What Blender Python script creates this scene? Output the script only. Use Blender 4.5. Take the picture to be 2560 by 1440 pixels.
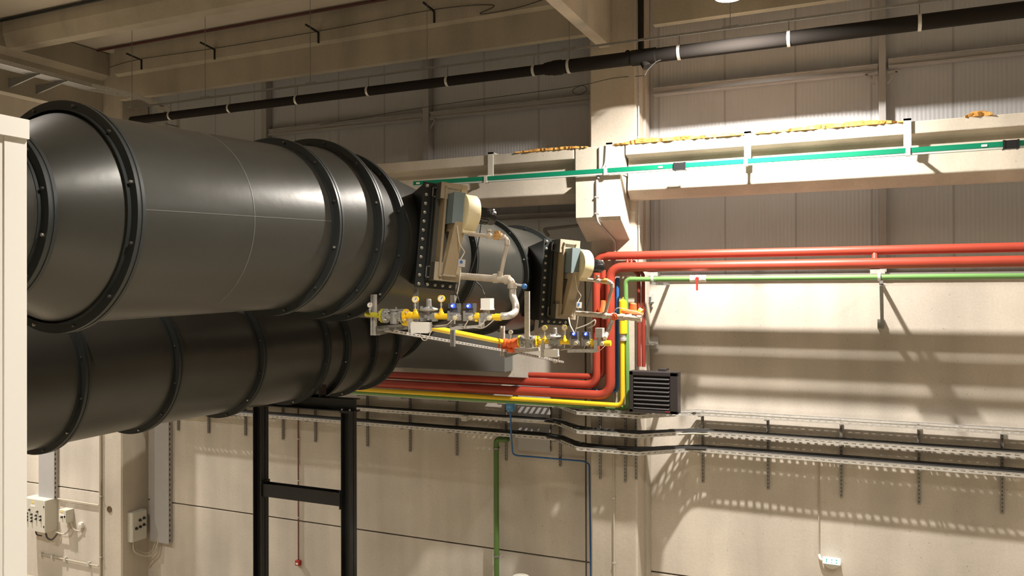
import bpy, math, random
from mathutils import Vector as V, Matrix
random.seed(4)
C = bpy.context.scene.collection
for o in list(bpy.data.objects): bpy.data.objects.remove(o, do_unlink=True)

# ---------------------------------------------------------------- camera, world, lamps, exposure
YAW, PITCH, ROLL, FOC, EYE = 24.2, 0.2, -0.15, 2005.0, 7.4
def cam_axes():
    y, p, r = (math.radians(a) for a in (YAW, PITCH, ROLL))
    f = V((-math.sin(y)*math.cos(p), math.cos(y)*math.cos(p), math.sin(p)))
    rt = V((math.cos(y), math.sin(y), 0)); up = rt.cross(f)
    return rt*math.cos(r)+up*math.sin(r), up*math.cos(r)-rt*math.sin(r), f
RT, UP, FW = cam_axes()
cd = bpy.data.cameras.new('camera'); cam = bpy.data.objects.new('camera', cd); C.objects.link(cam)
m = Matrix((RT, UP, -FW)).transposed().to_4x4(); m.translation = (0, 0, EYE); cam.matrix_world = m
cd.sensor_width = 36; cd.lens = FOC/2560*36; cd.clip_start = .05; cd.clip_end = 200
bpy.context.scene.camera = cam
def on(px, py, ax, val):
    """measured spot of the photograph -> point of the hall on the plane axis ax = val"""
    d = FW + RT*((px-1280)/FOC) + UP*((720-py)/FOC)
    t = (val-(0, 0, EYE)[ax])/d[ax]
    return V((0, 0, EYE))+d*t
def W(px, py, y=14.0): return on(px, py, 1, y)

w = bpy.data.worlds.new('hall'); bpy.context.scene.world = w; w.use_nodes = True
w.node_tree.nodes['Background'].inputs[0].default_value = (1, .9, .75, 1)
w.node_tree.nodes['Background'].inputs[1].default_value = .03
vs = bpy.context.scene.view_settings
vs.view_transform = 'Standard'; vs.look = 'None'; vs.gamma = 1; vs.use_curve_mapping = False; vs.exposure = 0.0
LAMPS = [(-1.75, 11.05, 11.34, 1150, 164), (4.6, 11.05, 11.34, 170, 160), (-1.75, 4.2, 11.4, 380, 116), (4.6, 4.2, 11.4, 400, 116),
         (-8.1, 4.2, 11.4, 90, 112), (-20.5, 11.05, 11.4, 1300, 150), (-14.6, 4.2, 11.4, 380, 120), (-21, 4.2, 11.4, 600, 132),
         (-8.1, -2.6, 11.4, 350, 90), (-1.75, -2.6, 11.4, 750, 112), (4.6, -2.6, 11.4, 400, 112), (-14.6, -2.6, 11.4, 350, 90)]  # back row unseen, mostly added to bounce light off the floor
LAMPCOL = (1.0, .925, .84)

# ---------------------------------------------------------------- materials
def mat(name, col, rough=.6, metal=0, spec=.5, noise=None, bump=None, emis=None, coat=0):
    m = bpy.data.materials.new(name); m.use_nodes = True
    nt = m.node_tree; b = nt.nodes['Principled BSDF']; L = nt.links.new
    b.inputs['Base Color'].default_value = (*col, 1); b.inputs['Roughness'].default_value = rough
    b.inputs['Metallic'].default_value = metal; b.inputs['Specular IOR Level'].default_value = spec
    b.inputs['Coat Weight'].default_value = coat
    if emis: b.inputs['Emission Color'].default_value = (*emis[0], 1); b.inputs['Emission Strength'].default_value = emis[1]
    if noise or bump:
        tc = nt.nodes.new('ShaderNodeTexCoord')
    if noise:
        scale, amt, sc = noise[0], noise[1], (noise[2] if len(noise) > 2 else (1, 1, 1))
        mp = nt.nodes.new('ShaderNodeMapping'); mp.inputs['Scale'].default_value = sc; L(tc.outputs['Object'], mp.inputs[0])
        n = nt.nodes.new('ShaderNodeTexNoise'); n.inputs['Scale'].default_value = scale; n.inputs['Detail'].default_value = 7; n.inputs['Roughness'].default_value = .62
        L(mp.outputs[0], n.inputs[0])
        r = nt.nodes.new('ShaderNodeValToRGB'); r.color_ramp.elements[0].position = .3; r.color_ramp.elements[1].position = .7
        r.color_ramp.elements[0].color = (*[c*(1-amt) for c in col], 1); r.color_ramp.elements[1].color = (*[min(1, c*(1+amt*.6)) for c in col], 1)
        L(n.outputs[0], r.inputs[0]); L(r.outputs[0], b.inputs['Base Color'])
    if bump:
        n2 = nt.nodes.new('ShaderNodeTexNoise'); n2.inputs['Scale'].default_value = bump[0]; n2.inputs['Detail'].default_value = 5
        L(tc.outputs['Object'], n2.inputs[0]); bp = nt.nodes.new('ShaderNodeBump'); bp.inputs['Strength'].default_value = bump[1]; bp.inputs['Distance'].default_value = .02
        L(n2.outputs[0], bp.inputs['Height']); L(bp.outputs[0], b.inputs['Normal'])
    return m
def concrete(name, col, pits=True):
    m = mat(name, col, .85, 0, .25); nt = m.node_tree; b = nt.nodes['Principled BSDF']; L = nt.links.new
    tc = nt.nodes.new('ShaderNodeTexCoord')
    def nz(scale, sc, det=6):
        mp = nt.nodes.new('ShaderNodeMapping'); mp.inputs['Scale'].default_value = sc; L(tc.outputs['Object'], mp.inputs[0])
        n = nt.nodes.new('ShaderNodeTexNoise'); n.inputs['Scale'].default_value = scale; n.inputs['Detail'].default_value = det; L(mp.outputs[0], n.inputs[0]); return n
    def ramp(src, a, bb, c0, c1):
        r = nt.nodes.new('ShaderNodeValToRGB'); r.color_ramp.elements[0].position = a; r.color_ramp.elements[1].position = bb
        r.color_ramp.elements[0].color = (c0, c0, c0, 1); r.color_ramp.elements[1].color = (c1, c1, c1, 1); L(src.outputs[0], r.inputs[0]); return r
    a = ramp(nz(.55, (1, 1, 1)), .3, .7, .78, 1.07); s = ramp(nz(1.6, (1, 1, .12), 8), .3, .75, .80, 1.06); g = ramp(nz(30, (1, 1, 1), 3), .25, .75, .93, 1.04)
    cur = None
    for x in (a, s, g):
        mx = nt.nodes.new('ShaderNodeMix'); mx.data_type = 'RGBA'; mx.blend_type = 'MULTIPLY'; mx.inputs[0].default_value = 1
        if cur is None: mx.inputs[6].default_value = (*col, 1)
        else: L(cur.outputs[2], mx.inputs[6])
        L(x.outputs[0], mx.inputs[7]); cur = mx
    if pits:
        p = nt.nodes.new('ShaderNodeTexVoronoi'); p.inputs['Scale'].default_value = 7; L(tc.outputs['Object'], p.inputs[0])
        rp = nt.nodes.new('ShaderNodeValToRGB'); rp.color_ramp.elements[0].position = .05; rp.color_ramp.elements[1].position = .09
        rp.color_ramp.elements[0].color = (.6, .55, .48, 1); rp.color_ramp.elements[1].color = (1, 1, 1, 1); L(p.outputs[0], rp.inputs[0])
        mx = nt.nodes.new('ShaderNodeMix'); mx.data_type = 'RGBA'; mx.blend_type = 'MULTIPLY'; mx.inputs[0].default_value = .7
        L(cur.outputs[2], mx.inputs[6]); L(rp.outputs[0], mx.inputs[7]); cur = mx
    L(cur.outputs[2], b.inputs['Base Color'])
    n2 = nz(12, (1, 1, 1)); bp = nt.nodes.new('ShaderNodeBump'); bp.inputs['Strength'].default_value = .25; bp.inputs['Distance'].default_value = .01
    L(n2.outputs[0], bp.inputs['Height']); L(bp.outputs[0], b.inputs['Normal'])
    return m
def cladding(name, col):
    m = mat(name, col, .45, 0, .4); nt = m.node_tree; b = nt.nodes['Principled BSDF']; L = nt.links.new
    tc = nt.nodes.new('ShaderNodeTexCoord')
    def wave(scale, prof='SIN'):
        wv = nt.nodes.new('ShaderNodeTexWave'); wv.wave_type = 'BANDS'; wv.bands_direction = 'X'; wv.wave_profile = prof
        wv.inputs['Scale'].default_value = scale; L(tc.outputs['Object'], wv.inputs[0]); return wv
    w1 = wave(5.2); bp = nt.nodes.new('ShaderNodeBump'); bp.inputs['Strength'].default_value = .5; bp.inputs['Distance'].default_value = .006
    L(w1.outputs[0], bp.inputs['Height']); L(bp.outputs[0], b.inputs['Normal'])
    w2 = wave(.314/1.15); r = nt.nodes.new('ShaderNodeValToRGB'); r.color_ramp.elements[0].position = .0; r.color_ramp.elements[1].position = .0012
    r.color_ramp.elements[0].color = (*[c*.7 for c in col], 1); r.color_ramp.elements[1].color = (*col, 1)
    L(w2.outputs[0], r.inputs[0]); L(r.outputs[0], b.inputs['Base Color'])
    return m
M = dict(
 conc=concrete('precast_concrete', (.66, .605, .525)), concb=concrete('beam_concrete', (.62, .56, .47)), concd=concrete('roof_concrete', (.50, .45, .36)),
 floor=concrete('floor_concrete', (.47, .41, .31), False),
 clad=cladding('sandwich_panel', (.54, .55, .57)),
 ceil=mat('ceiling_board', (.55, .50, .43), .8, noise=(1.2, .06)),
 joint=mat('joint_gap', (.07, .05, .03), .9),
 steelgrey=mat('painted_grey_steel', (.40, .39, .385), .45, noise=(6, .05)),
 galv=mat('galvanised_steel', (.60, .59, .56), .42, .45, noise=(25, .18)),
 galvd=mat('dull_galvanised_steel', (.27, .265, .25), .5, .5, noise=(20, .15)),
 duct=mat('dark_duct_paint', (.046, .046, .040), .33, .25, .6, noise=(2.2, .10), bump=(3.5, .10)),
 flange=mat('black_flange_paint', (.028, .032, .032), .42, .2, .5),
 black=mat('black_steel', (.012, .013, .014), .45, .1),
 bolt=mat('zinc_bolt', (.55, .53, .48), .35, .8),
 dbolt=mat('dark_bolt', (.10, .10, .095), .35, .6),
 seam=mat('bright_weld_seam', (.16, .165, .15), .4, .4),
 burner=mat('burner_body_grey', (.085, .082, .068), .5, .2, noise=(8, .12)),
 tan=mat('tan_painted_metal', (.34, .27, .17), .5, noise=(9, .08)),
 tanl=mat('beige_frame_metal', (.40, .34, .25), .45, .1, noise=(12, .08)),
 cream=mat('cream_housing', (.68, .60, .38), .45),
 blugrey=mat('blue_grey_box', (.16, .21, .22), .5),
 motor=mat('black_motor_enamel', (.012, .012, .013), .22, .1, coat=.5),
 white=mat('white_plastic', (.80, .78, .72), .45), glass=mat('dial_face', (.85, .82, .74), .3),
 yel=mat('yellow_gas_paint', (.86, .56, .02), .38), olive=mat('dull_yellow_paint', (.50, .45, .03), .45), brass=mat('brass', (.55, .32, .12), .4, .5),
 alu=mat('cast_aluminium', (.42, .42, .40), .45, .55, noise=(30, .2)), dgrey=mat('dark_grey_plastic', (.07, .072, .075), .5),
 blue=mat('blue_led_lens', (.02, .05, .8), .3, emis=((.02, .05, 1.0), 4)), bluec=mat('blue_led_core', (.5, .7, 1), .3, emis=((.35, .6, 1.0), 9)),
 beigepipe=mat('stained_steel_pipe', (.50, .44, .36), .45, .35, noise=(14, .25)),
 hose=mat('braided_hose', (.55, .52, .47), .4, .6, noise=(60, .25)),
 red=mat('red_pipe_paint', (.36, .050, .028), .42, noise=(3, .08)), dred=mat('dark_red_pipe_paint', (.22, .03, .02), .45), brown=mat('dark_brown_steel', (.10, .065, .03), .8), roofred=mat('roof_pipe_dark_red', (.07, .014, .012), .5), orange=mat('orange_cast_fitting', (.75, .13, .03), .5),
 ypipe=mat('yellow_pipe_paint', (.80, .54, .02), .35), green=mat('green_pipe', (.14, .30, .09), .45), dgreen=mat('dark_green_pipe', (.08, .16, .035), .5),
 bluep=mat('blue_pipe', (.03, .13, .36), .4), bluel=mat('light_blue_cover', (.10, .28, .52), .45),
 bus=mat('green_busbar_plastic', (.0, .20, .105), .45), busg=mat('pale_busbar_underside', (.45, .50, .46), .4),
 cable=mat('black_cable', (.015, .014, .013), .5), wcable=mat('pale_cable', (.55, .50, .40), .55), wire=mat('dark_wire', (.05, .045, .04), .5),
 pvc=mat('black_drain_plastic', (.022, .019, .017), .9, spec=.12, bump=(1.5, .05)),
 box=mat('enclosure_paint', (.55, .53, .46), .5), knob=mat('black_knob', (.02, .02, .022), .4), warn=mat('warning_yellow', (.85, .60, .05), .5),
 foam=mat('orange_foam', (.72, .36, .09), .9, noise=(18, .3), bump=(30, .8)),
 cont=mat('container_cream_paint', (.66, .645, .60), .5), heat=mat('heater_black', (.030, .025, .026), .45, .1), louv=mat('louvre_grey', (.055, .052, .053), .4, .2),
 alarm=mat('alarm_red', (.40, .03, .02), .45), rpipe=mat('rust_red_conduit', (.16, .055, .04), .55),
 sign=mat('sign_diffuser', (.9, .95, .92), .4, emis=((.95, 1, .98), 1.3)), signg=mat('sign_green', (.0, .35, .18), .4, emis=((0, .45, .25), .5)),
 lamp=mat('lamp_lens', (1, 1, 1), .4, emis=((1, .93, .82), 14)), lampb=mat('lamp_housing', (.25, .25, .25), .5),
 conduit=mat('pale_conduit', (.46, .41, .33), .6),
)

# ---------------------------------------------------------------- mesh helpers
class MB:
    def __init__(s): s.v = []; s.f = []
    def add(s, vs, fs):
        k = len(s.v); s.v += [tuple(x) for x in vs]; s.f += [tuple(i+k for i in f) for f in fs]; return s
    def box(s, x0, x1, y0, y1, z0, z1):
        return s.add([(x, y, z) for z in (z0, z1) for y in (y0, y1) for x in (x0, x1)], [(0, 2, 3, 1), (4, 5, 7, 6), (0, 1, 5, 4), (2, 6, 7, 3), (0, 4, 6, 2), (1, 3, 7, 5)])
    def hexa(s, p):  # 4 bottom, 4 top
        return s.add(p, [(3, 2, 1, 0), (4, 5, 6, 7), (0, 1, 5, 4), (1, 2, 6, 5), (2, 3, 7, 6), (3, 0, 4, 7)])
    def bar(s, a, b, wd, h, up=(0, 0, 1)):
        a, b = V(a), V(b); d = (b-a).normalized(); up = V(up)
        if abs(d.dot(up)) > .98: up = V((0, 1, 0))
        r = d.cross(up).normalized(); u = r.cross(d)
        q = [(-1, -1), (1, -1), (1, 1), (-1, 1)]
        return s.hexa([a+r*(i*wd/2)+u*(j*h/2) for i, j in q]+[b+r*(i*wd/2)+u*(j*h/2) for i, j in q])
    def loft(s, rings, cap=True):
        k = len(s.v); n = len(rings[0])
        for r in rings: s.v += [tuple(x) for x in r]
        for i in range(len(rings)-1):
            for j in range(n):
                a = k+i*n+j; b = k+i*n+(j+1) % n; s.f.append((a, b, b+n, a+n))
        if cap: s.f.append(tuple(k+j for j in range(n))[::-1]); s.f.append(tuple(k+(len(rings)-1)*n+j for j in range(n)))
        return s
    def frame(s, d):
        d = V(d).normalized(); a = d.cross(V((0, 0, 1)))
        if a.length < .05: a = d.cross(V((0, 1, 0)))
        a.normalize(); return a, a.cross(d)
    def circ(s, c, d, r, n):
        a, b = s.frame(d); c = V(c); return [c+a*(r*math.cos(t))+b*(r*math.sin(t)) for t in (2*math.pi*i/n for i in range(n))]
    def cyl(s, a, b, r, r2=None, n=16, cap=True):
        d = V(b)-V(a); return s.loft([s.circ(a, d, r, n), s.circ(b, d, r if r2 is None else r2, n)], cap)
    def lathe(s, o, d, prof, n=20):  # prof: (along, radius)
        d = V(d).normalized(); o = V(o); return s.loft([s.circ(o+d*t, d, max(r, .0005), n) for t, r in prof])
    def ring(s, c, d, ri, ro, th, n=64):
        d = V(d).normalized(); c = V(c)
        R = [s.circ(c-d*th/2, d, ri, n), s.circ(c-d*th/2, d, ro, n), s.circ(c+d*th/2, d, ro, n), s.circ(c+d*th/2, d, ri, n)]
        R.append(R[0]); return s.loft(R, False)
    def tube(s, pts, r, n=12):
        pts = [V(p) for p in pts]; d0 = (pts[1]-pts[0]).normalized(); a, b = s.frame(d0); rings = []; prev = d0
        for i, p in enumerate(pts):
            d = ((pts[min(i+1, len(pts)-1)]-pts[max(i-1, 0)])).normalized()
            q = prev.rotation_difference(d); a = q @ a; b = q @ b; prev = d
            rings.append([p+a*(r*math.cos(t))+b*(r*math.sin(t)) for t in (2*math.pi*k/n for k in range(n))])
        return s.loft(rings)
    def sphere(s, c, r, n=10): return s.lathe(c, (0, 0, 1), [(-r*math.cos(math.pi*i/n), r*math.sin(math.pi*i/n)) for i in range(n+1)], 14)
    def build(s, name, m, parent=None, smooth=True):
        me = bpy.data.meshes.new(name); me.from_pydata(s.v, [], s.f); me.validate(); me.update()
        me.materials.append(M[m] if isinstance(m, str) else m)
        if smooth:
            for p in me.polygons: p.use_smooth = True
            me.set_sharp_from_angle(angle=math.radians(38))
        o = bpy.data.objects.new(name, me); C.objects.link(o)
        if parent: o.parent = parent
        return o
def slotline(a, b, n, h, out):
    """one row of punched slots as a single ribbon: h = half slot vector across, out = thickness vector"""
    a, b, h, out = V(a), V(b), V(h), V(out); R = []
    for i in range(n):
        for u, k in ((0, .04), (.28, .04), (.285, 1), (.72, 1), (.725, .04)):
            p = a.lerp(b, (i+u)/n); R.append([p-h*k, p+h*k, p+h*k+out, p-h*k+out])
    return MB().loft(R)
def fillet(pts, R, k=6):
    pts = [V(p) for p in pts]; out = [pts[0]]
    for i in range(1, len(pts)-1):
        p = pts[i]; a = pts[i-1]-p; b = pts[i+1]-p; r = min(R, a.length*.48, b.length*.48)
        a = p+a.normalized()*r; b = p+b.normalized()*r
        for j in range(k+1):
            t = j/k; out.append(a*(1-t)**2+p*(2*t*(1-t))+b*t*t)
    out.append(pts[-1]); return out
def smoothp(pts, k=8):
    pts = [V(p) for p in pts]; P = [pts[0]]+pts+[pts[-1]]; out = []
    for i in range(1, len(P)-2):
        for j in range(k):
            t = j/k; out.append(.5*((2*P[i])+(P[i+1]-P[i-1])*t+(2*P[i-1]-5*P[i]+4*P[i+1]-P[i+2])*t*t+(3*P[i]-P[i-1]-3*P[i+1]+P[i+2])*t**3))
    out.append(pts[-1]); return out
def tag(o, label, cat, group=None, kind=None):
    o['label'] = label; o['category'] = cat
    if group: o['group'] = group
    if kind: o['kind'] = kind
    return o
def thing(name, label, cat, loc=(0, 0, 0), group=None, rot=None):
    o = bpy.data.objects.new(name, None); C.objects.link(o); o.empty_display_size = .1; o.location = loc
    if rot: o.rotation_euler = rot
    return tag(o, label, cat, group)
def struct(o): o['kind'] = 'structure'; return o
def part(mb, name, m, parent, label=None, smooth=True):
    """world-coordinate mesh parented under a thing: shift into the thing's frame"""
    L = V(parent_origin(parent)); mb.v = [tuple(V(x)-L) for x in mb.v]
    o = mb.build(name, m, parent, smooth)
    if label: o['label'] = label
    return o
def parent_origin(p):
    t = V((0, 0, 0))
    while p: t += V(p.location); p = p.parent
    return t
def copytree(o, parent=None):
    c = o.copy(); C.objects.link(c); c.parent = parent
    for ch in list(o.children): copytree(ch, c)
    return c
def bevel(o, wd=.02):
    b = o.modifiers.new('bevel', 'BEVEL'); b.width = wd; b.segments = 2; b.limit_method = 'ANGLE'; return o

# ---------------------------------------------------------------- the hall
CEIL = 12.98
struct(MB().box(-42, 14, -16, 14.4, -.2, 0).build('floor', 'floor', smooth=False))
struct(MB().box(-42, 14, -16, 14.4, CEIL, CEIL+.2).build('ceiling', 'ceil', smooth=False))
struct(MB().box(-42.3, -42, -16, 14.4, 0, CEIL).build('wall_left', 'conc', smooth=False))
struct(MB().box(14, 14.3, -16, 14.4, 0, CEIL).build('wall_right', 'conc', smooth=False))
struct(MB().box(-42, 14, -16.3, -16, 0, CEIL).build('wall_front', 'conc', smooth=False))
# back wall: precast panels with open joints below, sandwich cladding above
zj = W(640, 1287).z; ZC = 7.62
b = MB()
for x0, x1 in ((-42, -28.05), (-28.03, -16.02), (-16.0, -4.83), (-4.80, 13.98)):
    for z0, z1 in ((0, zj-.015), (zj+.015, ZC)): b.box(x0, x1, 14, 14.2, z0, z1)
for z0, z1 in ((ZC+.0, 10.2), (10.23, CEIL)): b.box(-42, -16.02, 14, 14.2, z0, z1)
struct(bevel(b.build('wall_back', 'conc', smooth=False), .006))
struct(MB().box(-42, 14, 14.2, 14.4, 0, CEIL).build('trim_1', 'joint', smooth=False))
struct(MB().box(-15.99, 13.98, 14.06, 14.2, ZC+.03, CEIL).build('wall_back_upper', 'clad', smooth=False))
struct(MB().box(-15.5, 13.9, 13.93, 14.06, ZC-.02, ZC+.05).build('trim_2', 'steelgrey', smooth=False))

# columns
def column(x0, x1, y0, label):
    b = MB(); c = .03
    pts = [(x0, 14.0), (x0, y0+c), (x0+c, y0), (x1-c, y0), (x1, y0+c), (x1, 14.0)]
    b.loft([[V((x, y, z)) for x, y in pts] for z in (0, CEIL)])
    return b
t = thing('concrete_column', 'pale concrete column with a corbel, behind the red and yellow pipes', 'column', (-4.07, 13.6, 0))
part(column(-4.47, -3.64, 13.25, ''), 'shaft', 'concb', t, smooth=False)
b = MB(); x0, x1 = -4.53, -3.76
b.loft([[V((x, y, z)) for y, z in ((13.27, 8.25), (12.74, 8.56), (12.70, 8.62), (12.70, 9.30), (13.27, 9.30))] for x in (x0, x1)])
part(b, 'corbel', 'concb', t, smooth=False)
part(MB().box(-3.64, -3.6, 13.72, 13.99, 0, CEIL), 'edge_strip', 'conc', t, smooth=False)
t = thing('concrete_column', 'concrete column at left with a grey control box on its shaded side', 'column', (-16.25, 13.6, 0))
part(column(-16.6, -15.88, 13.25, ''), 'shaft', 'concb', t, smooth=False)
# crane beams on the corbels
def crane(x0, x1):
    pr = [(13.27, 9.82), (12.86, 9.82), (12.86, 9.64), (13.00, 9.60), (13.03, 9.57), (12.98, 9.06), (13.12, 8.93), (13.27, 8.92)]
    return MB().loft([[V((x, y, z)) for y, z in pr] for x in (x0, x1)])
tag(bevel(crane(-3.72, 8).build('crane_beam', 'concb', smooth=False), .012), 'brightly lit concrete beam right of the corbelled column, with orange foam along its top', 'beam', 'concrete beams along the wall')
b = crane(-15.8, -4.62)
tag(bevel(b.build('crane_beam', 'concb', smooth=False), .012), 'shaded concrete beam left of the corbelled column, partly behind the big duct', 'beam', 'concrete beams along the wall')
tag(bevel(MB().box(-4.6, -3.74, 12.86, 13.24, 9.31, 9.82).build('beam_bearing_block', 'concb', smooth=False), .012), 'concrete block on the corbel between the two wall beams', 'beam')
# edge beams under the roof
def edge(x0, x1): return MB().loft([[V((x, y, z)) for y, z in ((12.95, CEIL-.02), (12.95, 12.36), (13.06, 12.32), (13.06, 11.8), (13.22, 11.8), (13.22, CEIL-.02))] for x in (x0, x1)])
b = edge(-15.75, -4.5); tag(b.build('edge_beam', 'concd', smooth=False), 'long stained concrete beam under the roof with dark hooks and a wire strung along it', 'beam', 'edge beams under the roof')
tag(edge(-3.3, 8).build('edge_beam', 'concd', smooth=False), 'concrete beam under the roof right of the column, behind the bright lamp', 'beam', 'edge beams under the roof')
# roof girders and purlins
b = MB(); b.loft([[V((x, y, z)) for x, z in ((-4.28, 11.58), (-4.08, 11.58), (-4.08, 12.5), (-3.86, 12.62), (-3.86, CEIL-.02), (-4.5, CEIL-.02), (-4.5, 12.62), (-4.28, 12.5))] for y in (13.24, -4)])
tag(bevel(b.build('roof_girder', 'concb', smooth=False), .01), 'concrete roof girder ending on the corbelled column at top centre', 'girder', 'roof girders')
gx = on(121, 254, 2, 11.58).x
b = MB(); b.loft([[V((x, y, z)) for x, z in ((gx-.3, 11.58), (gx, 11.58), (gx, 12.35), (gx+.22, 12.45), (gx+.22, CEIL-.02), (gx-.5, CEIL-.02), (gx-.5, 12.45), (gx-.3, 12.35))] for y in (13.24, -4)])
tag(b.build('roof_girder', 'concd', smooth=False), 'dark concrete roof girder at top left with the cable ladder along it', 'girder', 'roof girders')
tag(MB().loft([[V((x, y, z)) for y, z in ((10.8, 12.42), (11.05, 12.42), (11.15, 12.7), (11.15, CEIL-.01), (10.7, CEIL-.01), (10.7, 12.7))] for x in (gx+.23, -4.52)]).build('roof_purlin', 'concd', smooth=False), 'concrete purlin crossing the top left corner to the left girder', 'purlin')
# cladding rails and steel posts
def post(px0, px1, label, z1=11.8):
    xa, xb = W(px0, 300).x, W(px1, 300).x
    o = MB().box(xa, xb, 13.86, 14.05, ZC+.06, 12.9).build('steel_post', 'steelgrey', smooth=False); bevel(o, .006)
    return tag(o, label, 'post', 'grey steel posts behind the wall beams')
post(2197, 2215, 'grey steel post on the cladding at right, above the pipe bracket'); post(1065, 1080, 'grey steel post on the cladding above the first burner'); post(664, 676, 'grey steel post on the dark cladding above the big duct')
def girt(xa, xb, z, label):
    b = MB().box(xa, xb, 13.9, 14.04, z-.03, z+.10); b.box(xa, xb, 13.86, 13.9, z-.03, z-.005).box(xa, xb, 13.86, 13.9, z+.085, z+.10)
    return tag(b.build('cladding_rail', 'steelgrey', smooth=False), label, 'rail', 'horizontal cladding rails')
girt(-3.5, .09, 10.86, 'horizontal cladding rail between the column and the right steel post')
girt(.24, 8, 10.92, 'horizontal cladding rail running out of the photo at right')
girt(-8.02, -4.6, 10.86, 'horizontal cladding rail between the middle steel post and the column')
girt(-12.1, -8.2, 10.86, 'horizontal cladding rail between the left and the middle steel posts')
girt(-8.02, -4.66, W(1350, 546, 13.9).z, 'cladding rail below the shaded wall beam, above the farther burner')
for i, (x, s, l) in enumerate(((.05, -1, 'small corner bracket left of the right steel post'), (.23, 1, 'small corner bracket right of the right steel post'), (-7.99, 1, 'small corner bracket right of the middle steel post'))):
    tag(MB().bar((x, 13.84, 10.62), (x+s*.13, 13.84, 10.8), .02, .03).bar((x, 13.84, 10.8), (x+s*.15, 13.84, 10.8), .02, .03).build('corner_bracket', 'steelgrey'), l, 'bracket', 'corner brackets at the posts')

# ---------------------------------------------------------------- orange foam
def foam(pxa, pxb, label, h=.06, y=12.88):
    xa = W(pxa, 340, y).x; xb = W(pxb, 340, y).x; n = int((xb-xa)/.035)+2; rings = []; ph = 0
    for i in range(n):
        x = xa+(xb-xa)*i/(n-1); e = min(1, 4*min(i, n-1-i)/n+.15); ph += random.uniform(-.25, .25); ph = max(-.45, min(.35, ph)); a = h*e*(.85+ph)
        rings.append([V((x, y-.05*random.uniform(.3, 1.2), 9.815)), V((x, y-.05+random.uniform(-.02, .02), 9.83+a*.6)), V((x, y+.02, 9.83+a)), V((x, y+.12, 9.83+a*.8)), V((x, y+.16, 9.815))])
    tag(MB().loft(rings).build('foam_sealant', 'foam'), label, 'insulation foam', 'orange foam along the wall beam')
foam(1535, 1862, 'orange sealing foam on the beam, right beside the column', .07); foam(1888, 2262, 'long orange foam strip on the beam between the two right hangers', .06)
foam(2412, 2482, 'short orange foam lump on the beam near the right edge', .06); foam(1290, 1470, 'thin broken orange foam on the shaded beam left of the column', .035)

# ---------------------------------------------------------------- ducts
def duct(name, label, st, seams=()):
    o = st[len(st)//2][0]; t = thing(name, label, 'duct', o)
    for i in range(len(st)-1):
        (c0, r0, f0), (c1, r1, f1) = st[i], st[i+1]
        b = MB(); n = 96; ring = lambda c, r: [V((c[0]+r*math.cos(a), c[1], c[2]+r*math.sin(a))) for a in (2*math.pi*k/n for k in range(n))]
        b.loft([ring(c0, r0-.07), ring(c1, r1-.07)], cap=(i == len(st)-2))
        part(b, 'duct_section', 'duct', t)
    nb = 0
    for c, r, f in st:
        if not f: continue
        b = MB()
        b.ring((c[0], c[1]-.022, c[2]), (0, 1, 0), r-.075, r, .028, 96); b.ring((c[0], c[1]+.022, c[2]), (0, 1, 0), r-.075, r, .028, 96)
        b.ring((c[0], c[1], c[2]), (0, 1, 0), r-.078, r-.006, .02, 96)
        b.ring((c[0], c[1], c[2]), (0, 1, 0), r-.078, r-.066, .13, 96)
        fl = part(b, 'flange', 'flange', t)
        for k in range(12):
            a = 2*math.pi*(k+.5)/12; x, z = c[0]+(r-.035)*math.cos(a), c[2]+(r-.035)*math.sin(a)
            bb = MB().lathe((x, c[1]-.055, z), (0, 1, 0), [(0, .006), (.003, .012), (.012, .012), (.1, .012), (.108, .011), (.112, .005)], 8)
            part(bb, 'bolt', 'bolt' if (k*7+int(c[1]*3)) % 4 == 0 else 'dbolt', fl)
    return t
up = [((-5.85, 1.6, 7.92), .65, 0), ((-5.76, 3.72, 7.95), .65, 1), ((-5.77, 4.24, 7.98), .9, 1), ((-5.58, 6.41, 8.05), .9, 1), ((-5.55, 6.99, 8.07), .97, 1), ((-5.55, 7.43, 8.02), .96, 1),
      ((-5.5, 9.2, 7.82), .9, 1), ((-5.44, 10.71, 7.63), .9, 1), ((-5.4, 12.1, 7.58), .9, 1), ((-5.4, 12.6, 7.58), .9, 0)]
T = duct('exhaust_duct', 'large dark grey upper duct carrying the two burners, nearest the camera', up)
# weld seams of the long near section
b = MB()
def onshell(y, ang, d=.0):
    k = (y-4.24)/(6.41-4.24); x = -5.77+.19*k; z = 7.98+.07*k; r = .83+d; return V((x+r*math.cos(ang), y, z+r*math.sin(ang)))
b.loft([[onshell(5.38+dy, math.radians(a), d) for dy, d in ((-.004, -.002), (-.003, .0025), (.003, .0025), (.004, -.002))] for a in range(-60, 125, 3)])
part(b, 'weld_seam', 'seam', T)
b = MB(); b.loft([[onshell(y, math.radians(2)+da, d) for da, d in ((-.004, -.002), (-.003, .002), (.003, .002), (.004, -.002))] for y in (4.29, 5.38, 6.36)])
part(b, 'weld_seam', 'seam', T)
lo = [((-8.9, 2.5, 6.42), .9, 0), ((-8.75, 4.75, 6.45), .9, 1), ((-8.65, 6.05, 6.47), .9, 1), ((-8.53, 7.22, 6.52), .9, 1), ((-8.55, 8.72, 6.5), .9, 1), ((-8.38, 9.95, 6.53), .9, 1), ((-8.30, 10.35, 6.53), .9, 1),
      ((-8.32, 11.12, 6.52), .9, 1), ((-8.3, 11.8, 6.56), .9, 1), ((-8.15, 12.55, 6.98), .86, 1), ((-8.1, 13.2, 7.1), .8, 0)]
duct('exhaust_duct', 'large dark duct below and behind the upper one, resting on the black steel frame', lo)

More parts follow.
